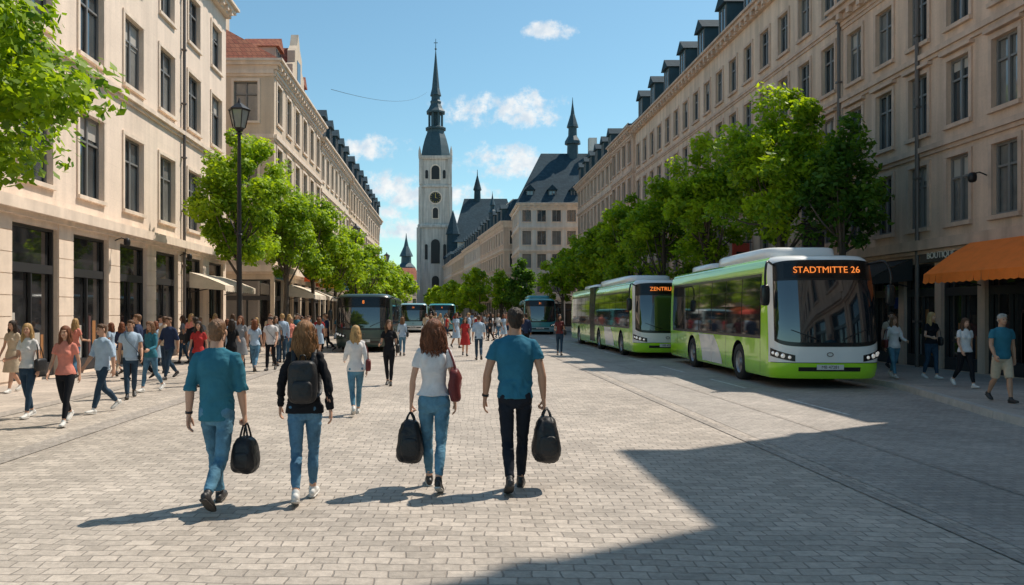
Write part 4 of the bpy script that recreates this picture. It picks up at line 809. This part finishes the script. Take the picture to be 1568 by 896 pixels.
# ------------------------------------------------------------ buses
BUSN=3.4
def bus(name,x,y,rz,L,body,front,H=3.12,art=False,txt='STADTMITTE 26',pod=True,accent=None,wid=1.275):
    e=empty(name,(x,y,0),rz); hw0=wid; RF=.62
    def hw(z): return hw0-.07*max(0,(z-1.2)/2)**2
    def rake(z): return .30*max(0,(z-.95)/2.1)**1.6 + .05*max(0,(.5-z)/.3)
    def surf(t,z,off=0,ins=0):
        def p(tt):
            s,c=math.sin(tt),math.cos(tt); h=hw(z)-ins
            return (h*math.copysign(abs(s)**(2/BUSN),s), RF*(1-abs(c)**(2/BUSN))+rake(z)+ins)
        a=p(t); 
        if off:
            b=p(t+.01); c=p(t-.01); tx,ty=b[0]-c[0],b[1]-c[1]; l=math.hypot(tx,ty) or 1; nx,ny=ty/l,-tx/l
            return (a[0]+nx*off,a[1]+ny*off,z)
        return (a[0],a[1],z)
    lv=[(.24,.06),(.30,.02),(.5,0),(.62,0),(.95,0),(1.2,0),(1.8,0),(2.4,0),(H-.32,0),(H-.2,.02),(H-.1,.06),(H-.03,.14),(H,.3)]
    ys=[1.2]+list(np.linspace(2,L-.3,10)); nf=26; rings=[]
    for z,ins in lv:
        ring=[surf(-math.pi/2+math.pi*i/nf,z,0,ins) for i in range(nf+1)]; h=hw(z)-ins
        ring+=[(h,yy,z) for yy in ys]+[(h,L-.16-ins,z),(h-.16,L-ins,z),(-h+.16,L-ins,z),(-h,L-.16-ins,z)]+[(-h,yy,z) for yy in reversed(ys)]
        rings.append(ring)
    n=len(rings[0]); V=[p for r in rings for p in r]; F=[]; mi=[]
    for i in range(len(rings)-1):
        zm=(lv[i][0]+lv[i+1][0])/2
        for j in range(n):
            j2=(j+1)%n; F.append((i*n+j,i*n+j2,(i+1)*n+j2,(i+1)*n+j))
            isf=(j<nf and 1<=j<nf-1)
            mi.append(1 if (isf and zm>.62) or zm>H-.05 else 0)
    F.append(tuple(range(n-1,-1,-1))); mi.append(2); F.append(tuple(range((len(rings)-1)*n,len(rings)*n))); mi.append(1)
    bm_=M['blackplastic']; mats=[body,front,bm_]
    sh=mk('body_shell',V,F,mats,None,mi)
    wy=[2.75,L-3.2]+([8.2] if art else []); cuts=MB()
    for yy in wy:
        for s in (-1,1):
            a=[(s*(hw0-.42),yy+.57*math.cos(t),.5+.57*math.sin(t)) for t in np.linspace(0,2*math.pi,25)[:-1]]; b=[(s*(hw0+.2),p[1],p[2]) for p in a]
            k=len(cuts.v); cuts.v+=a+b; nn=24
            fs=[(k+i,k+(i+1)%nn,k+nn+(i+1)%nn,k+nn+i) for i in range(nn)]+[tuple(k+i for i in range(nn-1,-1,-1)),tuple(k+nn+i for i in range(nn))]
            cuts.f+= fs if s>0 else [tuple(reversed(q)) for q in fs]
    co=mk('cut',cuts.v,cuts.f,mats,None,[2]*len(cuts.f))
    for o in (sh,co):
        bm=bmesh.new(); bm.from_mesh(o.data); bmesh.ops.recalc_face_normals(bm,faces=bm.faces); bm.to_mesh(o.data); bm.free()
    mo=sh.modifiers.new('b','BOOLEAN'); mo.operation='DIFFERENCE'; mo.object=co; mo.solver='EXACT'
    dg=bpy.context.evaluated_depsgraph_get(); nm=bpy.data.meshes.new_from_object(sh.evaluated_get(dg)); sh.modifiers.clear(); sh.data=nm
    bpy.data.objects.remove(co); sh.parent=e
    for p in sh.data.polygons: p.use_smooth=abs(p.normal.z)<.999
    sh.data.set_sharp_from_angle(angle=R(32))
    def fpanel(nm_,m,z0f,z1f,t0,t1,off=.006,nu=24,nv=8):
        V=[];F=[]
        for i in range(nv+1):
            for j in range(nu+1):
                t=t0+(t1-t0)*j/nu; a=z0f(t); b=z1f(t); z=a+(b-a)*i/nv; V.append(surf(t,z,off))
        for i in range(nv):
            for j in range(nu): k=i*(nu+1)+j; F.append((k,k+1,k+nu+2,k+nu+1))
        return mk(nm_,V,F,m,e,smooth=True)
    tm=R(64)
    cs=lambda a,b:(lambda t:a+b*(abs(t)/tm)**3)
    fpanel('windshield_surround',bm_,cs(1.0,.14),cs(H-.13,-.08),-tm,tm,.006)
    fpanel('windshield',M['busglass'],cs(1.10,.12),cs(H-.62,-.02),-R(61),R(61),.012)
    fpanel('destination_display',M['display'],lambda t:H-.56,lambda t:H-.2,-R(40),R(40),.012)
    fpanel('grille',bm_,lambda t:.42,lambda t:.52,-R(22),R(22),.006)
    fpanel('bumper_seam',bm_,lambda t:.615,lambda t:.628,-R(75),R(75),.005,nv=1)
    fpanel('number_plate',M['plate'],lambda t:.46,lambda t:.58,-R(5.2),R(5.2),.03)
    for s in (-1,1):
        a,b=(R(26),R(76)) if s>0 else (-R(76),-R(26))
        f0=lambda t:.65+.12*((abs(t)-R(26))/R(48)); f1=lambda t:.80+.16*((abs(t)-R(26))/R(48))
        fpanel('headlight_housing',bm_,f0,f1,a,b,.008,nu=12,nv=3)
        for tt,r in ((R(34),.04),(R(45),.055),(R(57),.055),(R(67),.04)):
            p=surf(s*tt,f0(tt)*.5+f1(tt)*.5,.01); V,F=sell(p,(r,.025,r),1,1,12,8); mk('headlight_lens',V,F,M['lens'],e,smooth=True)
        p0=surf(s*R(66),H-.22,.0); hx=p0[0]
        V,F=tube([p0,(hx+s*.22,p0[1]-.30,H-.18),(hx+s*.30,p0[1]-.42,H-.5),(hx+s*.30,p0[1]-.42,H-.72)],[.028],n=7,k=3); mk('mirror_arm',V,F,bm_,e,smooth=True)
        V,F=sell((hx+s*.30,p0[1]-.40,H-.98),(.11,.07,.25),.5,.6,14,8); mk('mirror_head',V,F,bm_,e,smooth=True)
        pts=[surf(s*R(3)+ (R(2) if s>0 else 0),1.16,.035),surf(s*R(12),1.26,.04),surf(s*R(50)*.62,1.40,.04)]
        V,F=tube(pts,[.014,.012,.008],n=5,k=3); mk('wiper',V,F,bm_,e)
    cu=bpy.data.curves.new('destination_text','FONT'); cu.body=txt; cu.size=.22; cu.align_x='CENTER'; cu.align_y='CENTER'; cu.extrude=.004; cu.materials.append(M['led'])
    o=bpy.data.objects.new('destination_text',cu); q=surf(0,H-.38,.06); o.location=(0,q[1]-.0,H-.38); o.rotation_euler=(R(80),0,0); o.parent=e; scene.collection.objects.link(o)
    cu=bpy.data.curves.new('plate_text','FONT'); cu.body='MB 47281'; cu.size=.1; cu.align_x='CENTER'; cu.align_y='CENTER'; cu.materials.append(bm_)
    o=bpy.data.objects.new('plate_text',cu); q=surf(0,.52,.037); o.location=(0,q[1],.52); o.rotation_euler=(R(90),0,0); o.parent=e; scene.collection.objects.link(o)
    V,F=tube([(.07*math.cos(a),surf(0,.82,.02)[1],.82+.045*math.sin(a)) for a in np.linspace(0,2*math.pi,14)],[.010],n=5,k=1); mk('badge',V,F,M['lead'],e)
    for s in (-1,1):
        def sp(y,z,off): return (s*(hw(z)+off),y,z)
        def sidep(mbf,y0,y1,z0,z1,off):
            zs=np.linspace(z0,z1,5)
            for a,b in zip(zs[:-1],zs[1:]): mbf.q([sp(y0,a,off),sp(y1,a,off),sp(y1,b,off),sp(y0,b,off)])
        B_=MB(); G_=MB(); Wt=MB(); Sm=MB()
        sidep(B_,.98,L-.5,1.16,H-.42,.004)
        yy=1.05
        while yy<L-.9:
            w=min(1.36,L-.6-yy)
            if not(art and 9.2<yy+w*.5<10.9): sidep(G_,yy,yy+w,1.24,H-.5,.009); sidep(B_,yy+.03,yy+w-.03,H-.86,H-.84,.013)
            yy+=w+.07
        for a in np.arange(1.0,L-.3,1.43):
            if min(abs(a-q) for q in wy)>.65: sidep(Sm,a,a+.012,.32,1.14,.004)
        for a in np.linspace(.95,L-.4,6)[:-1]:
            sidep(Sm,a,a+(L-1.35)/5,H-.405,H-.395,.004)
        if accent:
            for a,b in ((4.2,6.3),):
                for i in range(6):
                    t0,t1=i/6,(i+1)/6; z0,z1=.32+.82*t0,.32+.82*t1; o0,o1=.9*t0**1.5,.9*t1**1.5
                    Wt.q([sp(a+o0,z0,.0035),sp(b+o0*.5,z0,.0035),sp(b+o1*.5,z1,.0035),sp(a+o1,z1,.0035)])
            mk('white_side_panel',Wt.v,Wt.f,accent,e)
        mk('window_band',B_.v,B_.f,bm_,e); mk('side_windows',G_.v,G_.f,M['busglass'],e); mk('panel_seams',Sm.v,Sm.f,bm_,e)
        for yq in wy:
            mbw=MB(); xa,xb=s*(hw0-.30),s*(hw0-.02); nn=28
            prof=[(.40,0),(.465,0),(.485,.1),(.485,.9),(.465,1),(.30,1)]
            for r,t in prof:
                for j in range(nn): a=2*math.pi*j/nn; mbw.v.append((xa+(xb-xa)*t,yq+r*math.cos(a),.485+r*math.sin(a)))
            for i in range(len(prof)-1):
                for j in range(nn): j2=(j+1)%nn; mbw.f.append((i*nn+j,i*nn+j2,(i+1)*nn+j2,(i+1)*nn+j))
            mk('tyre',mbw.v,mbw.f,M['rubber'],e,smooth=True)
            mbw=MB(); nn=20
            for r0,x0,r1,x1 in ((.30,hw0-.03,.27,hw0-.08),(.27,hw0-.08,.12,hw0-.10),(.12,hw0-.10,.10,hw0-.02),(.10,hw0-.02,.0,hw0-.015)):
                for j in range(nn):
                    a,b=2*math.pi*j/nn,2*math.pi*(j+1)/nn
                    mbw.q([(s*x0,yq+r0*math.cos(a),.485+r0*math.sin(a)),(s*x0,yq+r0*math.cos(b),.485+r0*math.sin(b)),(s*x1,yq+r1*math.cos(b),.485+r1*math.sin(b)),(s*x1,yq+r1*math.cos(a),.485+r1*math.sin(a))])
            mk('wheel_rim',mbw.v,mbw.f,M['rim'],e)
    if art:
        mb=MB()
        for k in range(12): mb.box(-hw0-.01,hw0+.01,9.4+k*.12,9.46+k*.12,.35,H+.0)
        mk('bellows',mb.v,mb.f,bm_,e)
    if pod:
        V,F=sell((0,L*.36,H+.06),(.95,L*.22,.26),.35,.3,28,10); mk('roof_equipment_pod',V,F,front,e,smooth=True)
        V,F=sell((0,L*.78,H+.04),(.8,L*.13,.2),.35,.3,24,10); mk('roof_air_conditioner',V,F,front,e,smooth=True)
    return e
M['blackplastic']=mat('black_trim',(.014,.014,.015),.25,spec=.5)
M['display']=mat('display_black',(.006,.006,.006),.15)
M['led']=mat('orange_led',(.8,.2,.02),.5,emis=(1,.26,.05),es=.9)
M['lens']=mat('headlight_lens',(.75,.78,.8),.05,.6,emis=(1,.95,.85),es=.25)
M['plate']=mat('plate_white',(.7,.7,.68),.4)
M['rubber']=mat('tyre_rubber',(.025,.025,.025),.85,var=.3,vs=10)
M['rim']=mat('steel_rim',(.35,.35,.36),.4,.7)
lime=mat('lime_green_paint',(.40,.80,.02),.22,coat=.8,var=.05,vs=.8); white=mat('white_bus_paint',(.84,.85,.84),.3,coat=.6,var=.05,vs=1)
dkg=mat('dark_green_paint',(.03,.055,.045),.3,coat=.5); blu=mat('pale_blue_paint',(.25,.45,.52),.3,coat=.5); teal=mat('teal_paint',(.06,.32,.36),.3,coat=.5)
bus('city_bus',8.93,18.75,-R(2.6),10.8,lime,white,H=3.2,accent=white,txt='STADTMITTE 26')
bus('articulated_city_bus',8.45,31.0,-R(.8),18,lime,white,H=3.1,art=True,accent=white,txt='ZENTRUM 26')
bus('city_bus',-3.95,36,R(1),11,dkg,dkg,H=2.65,txt='8',pod=False)
bus('city_bus',-3.3,70,R(1.5),11,white,blu,H=2.6,txt='14',pod=False)
bus('city_bus',-.8,74,R(.5),11,teal,teal,H=2.6,txt='9',pod=False)
bus('city_bus',7.2,64,-R(3),13,blu,teal,H=2.9,txt='31')
print('buses',time.time()-T0)

# ------------------------------------------------------------ sun, sky, camera
sd=bpy.data.lights.new('sun','SUN'); sd.energy=5.0; sd.angle=R(.5); sd.color=(1,.90,.77); so=bpy.data.objects.new('sun',sd); scene.collection.objects.link(so)
dirv=Vector((SUN.x*math.cos(R(SEL)),SUN.y*math.cos(R(SEL)),math.sin(R(SEL)))); so.rotation_euler=(-dirv).to_track_quat('-Z','Y').to_euler()
w=bpy.data.worlds.new('World'); scene.world=w; w.use_nodes=True; nt=w.node_tree; N=nt.nodes; L=nt.links; bg=N['Background']
sk=N.new('ShaderNodeTexSky'); sk.sky_type='NISHITA'; sk.sun_disc=False; sk.sun_elevation=R(SEL); sk.sun_rotation=math.atan2(SUN.x,SUN.y); sk.dust_density=.5; sk.ozone_density=1.4; sk.air_density=1.
bg.inputs['Strength'].default_value=.14
tc=N.new('ShaderNodeTexCoord'); sx=N.new('ShaderNodeSeparateXYZ'); L.new(tc.outputs['Generated'],sx.inputs[0])
def math_(op,a,b=None,c=None):
    n=N.new('ShaderNodeMath'); n.operation=op
    for i,q in enumerate((a,b,c)):
        if q is None: continue
        if isinstance(q,(int,float)): n.inputs[i].default_value=q
        else: L.new(q,n.inputs[i])
    return n.outputs[0]
dy=math_('MAXIMUM',sx.outputs[1],.02); px=math_('DIVIDE',sx.outputs[0],dy); pz=math_('DIVIDE',sx.outputs[2],dy)
cx_=N.new('ShaderNodeCombineXYZ'); L.new(px,cx_.inputs[0]); L.new(pz,cx_.inputs[1])
nz=N.new('ShaderNodeTexNoise'); nz.inputs['Scale'].default_value=26; nz.inputs['Detail'].default_value=10; nz.inputs['Roughness'].default_value=.66; L.new(cx_.outputs[0],nz.inputs['Vector'])
nz2=N.new('ShaderNodeTexNoise'); nz2.inputs['Scale'].default_value=55; nz2.inputs['Detail'].default_value=8; L.new(cx_.outputs[0],nz2.inputs['Vector'])
best=None
for a,b,ra,rb in [(.123,.353,.028,.012),(.070,.254,.064,.020),(-.102,.206,.038,.014),(.082,.189,.058,.018),(-.082,.158,.055,.018),(-.045,.148,.038,.015),(.022,.147,.032,.013),(-.07,.103,.055,.012),(-.095,.124,.03,.010),(.012,.115,.03,.011),(-.45,.30,.08,.02),(.5,.28,.09,.02),(.35,.12,.09,.02),(-.6,.16,.12,.03)]:
    ex=math_('DIVIDE',math_('SUBTRACT',px,a),ra); ez=math_('DIVIDE',math_('SUBTRACT',pz,b),rb); r2=math_('ADD',math_('MULTIPLY',ex,ex),math_('MULTIPLY',ez,ez)); best=r2 if best is None else math_('MINIMUM',best,r2)
val=math_('SUBTRACT',math_('MULTIPLY',math_('SUBTRACT',nz.outputs['Fac'],.46),7.),math_('SUBTRACT',math_('MULTIPLY',best,.75),.8))
mr=N.new('ShaderNodeMapRange'); mr.interpolation_type='SMOOTHSTEP'; mr.inputs['From Min'].default_value=-.2; mr.inputs['From Max'].default_value=1.4; L.new(val,mr.inputs['Value'])
gate=math_('MULTIPLY',mr.outputs[0],math_('LESS_THAN',best,3.4)); gate=math_('MULTIPLY',gate,math_('GREATER_THAN',sx.outputs[1],.05)); gate=math_('MULTIPLY',gate,.92)
ccol=N.new('ShaderNodeMix'); ccol.data_type='RGBA'; nzr=N.new('ShaderNodeMapRange'); nzr.inputs['From Min'].default_value=.35; nzr.inputs['From Max'].default_value=.62; L.new(nz2.outputs['Fac'],nzr.inputs['Value']); L.new(nzr.outputs[0],ccol.inputs[0]); ccol.inputs[6].default_value=(4.9,5.5,6.1,1); ccol.inputs[7].default_value=(7.,7.,6.9,1)
tint=N.new('ShaderNodeVectorMath'); tint.operation='MULTIPLY'; tint.inputs[1].default_value=(.86,1.12,1.04); L.new(sk.outputs[0],tint.inputs[0])
mx=N.new('ShaderNodeMix'); mx.data_type='RGBA'; L.new(gate,mx.inputs[0]); L.new(tint.outputs[0],mx.inputs[6]); L.new(ccol.outputs[2],mx.inputs[7]); L.new(mx.outputs[2],bg.inputs['Color'])
cd=bpy.data.cameras.new('camera'); cam=bpy.data.objects.new('camera',cd); scene.collection.objects.link(cam); scene.camera=cam
cam.location=(0,0,1.82); cam.rotation_euler=(R(90),0,0); cd.lens=28; cd.sensor_width=36; cd.shift_x=.06; cd.shift_y=.0191; cd.clip_end=3000; cd.clip_start=.1
scene.view_settings.view_transform='Standard'; scene.view_settings.look='None'; scene.view_settings.exposure=0
print('done',time.time()-T0)
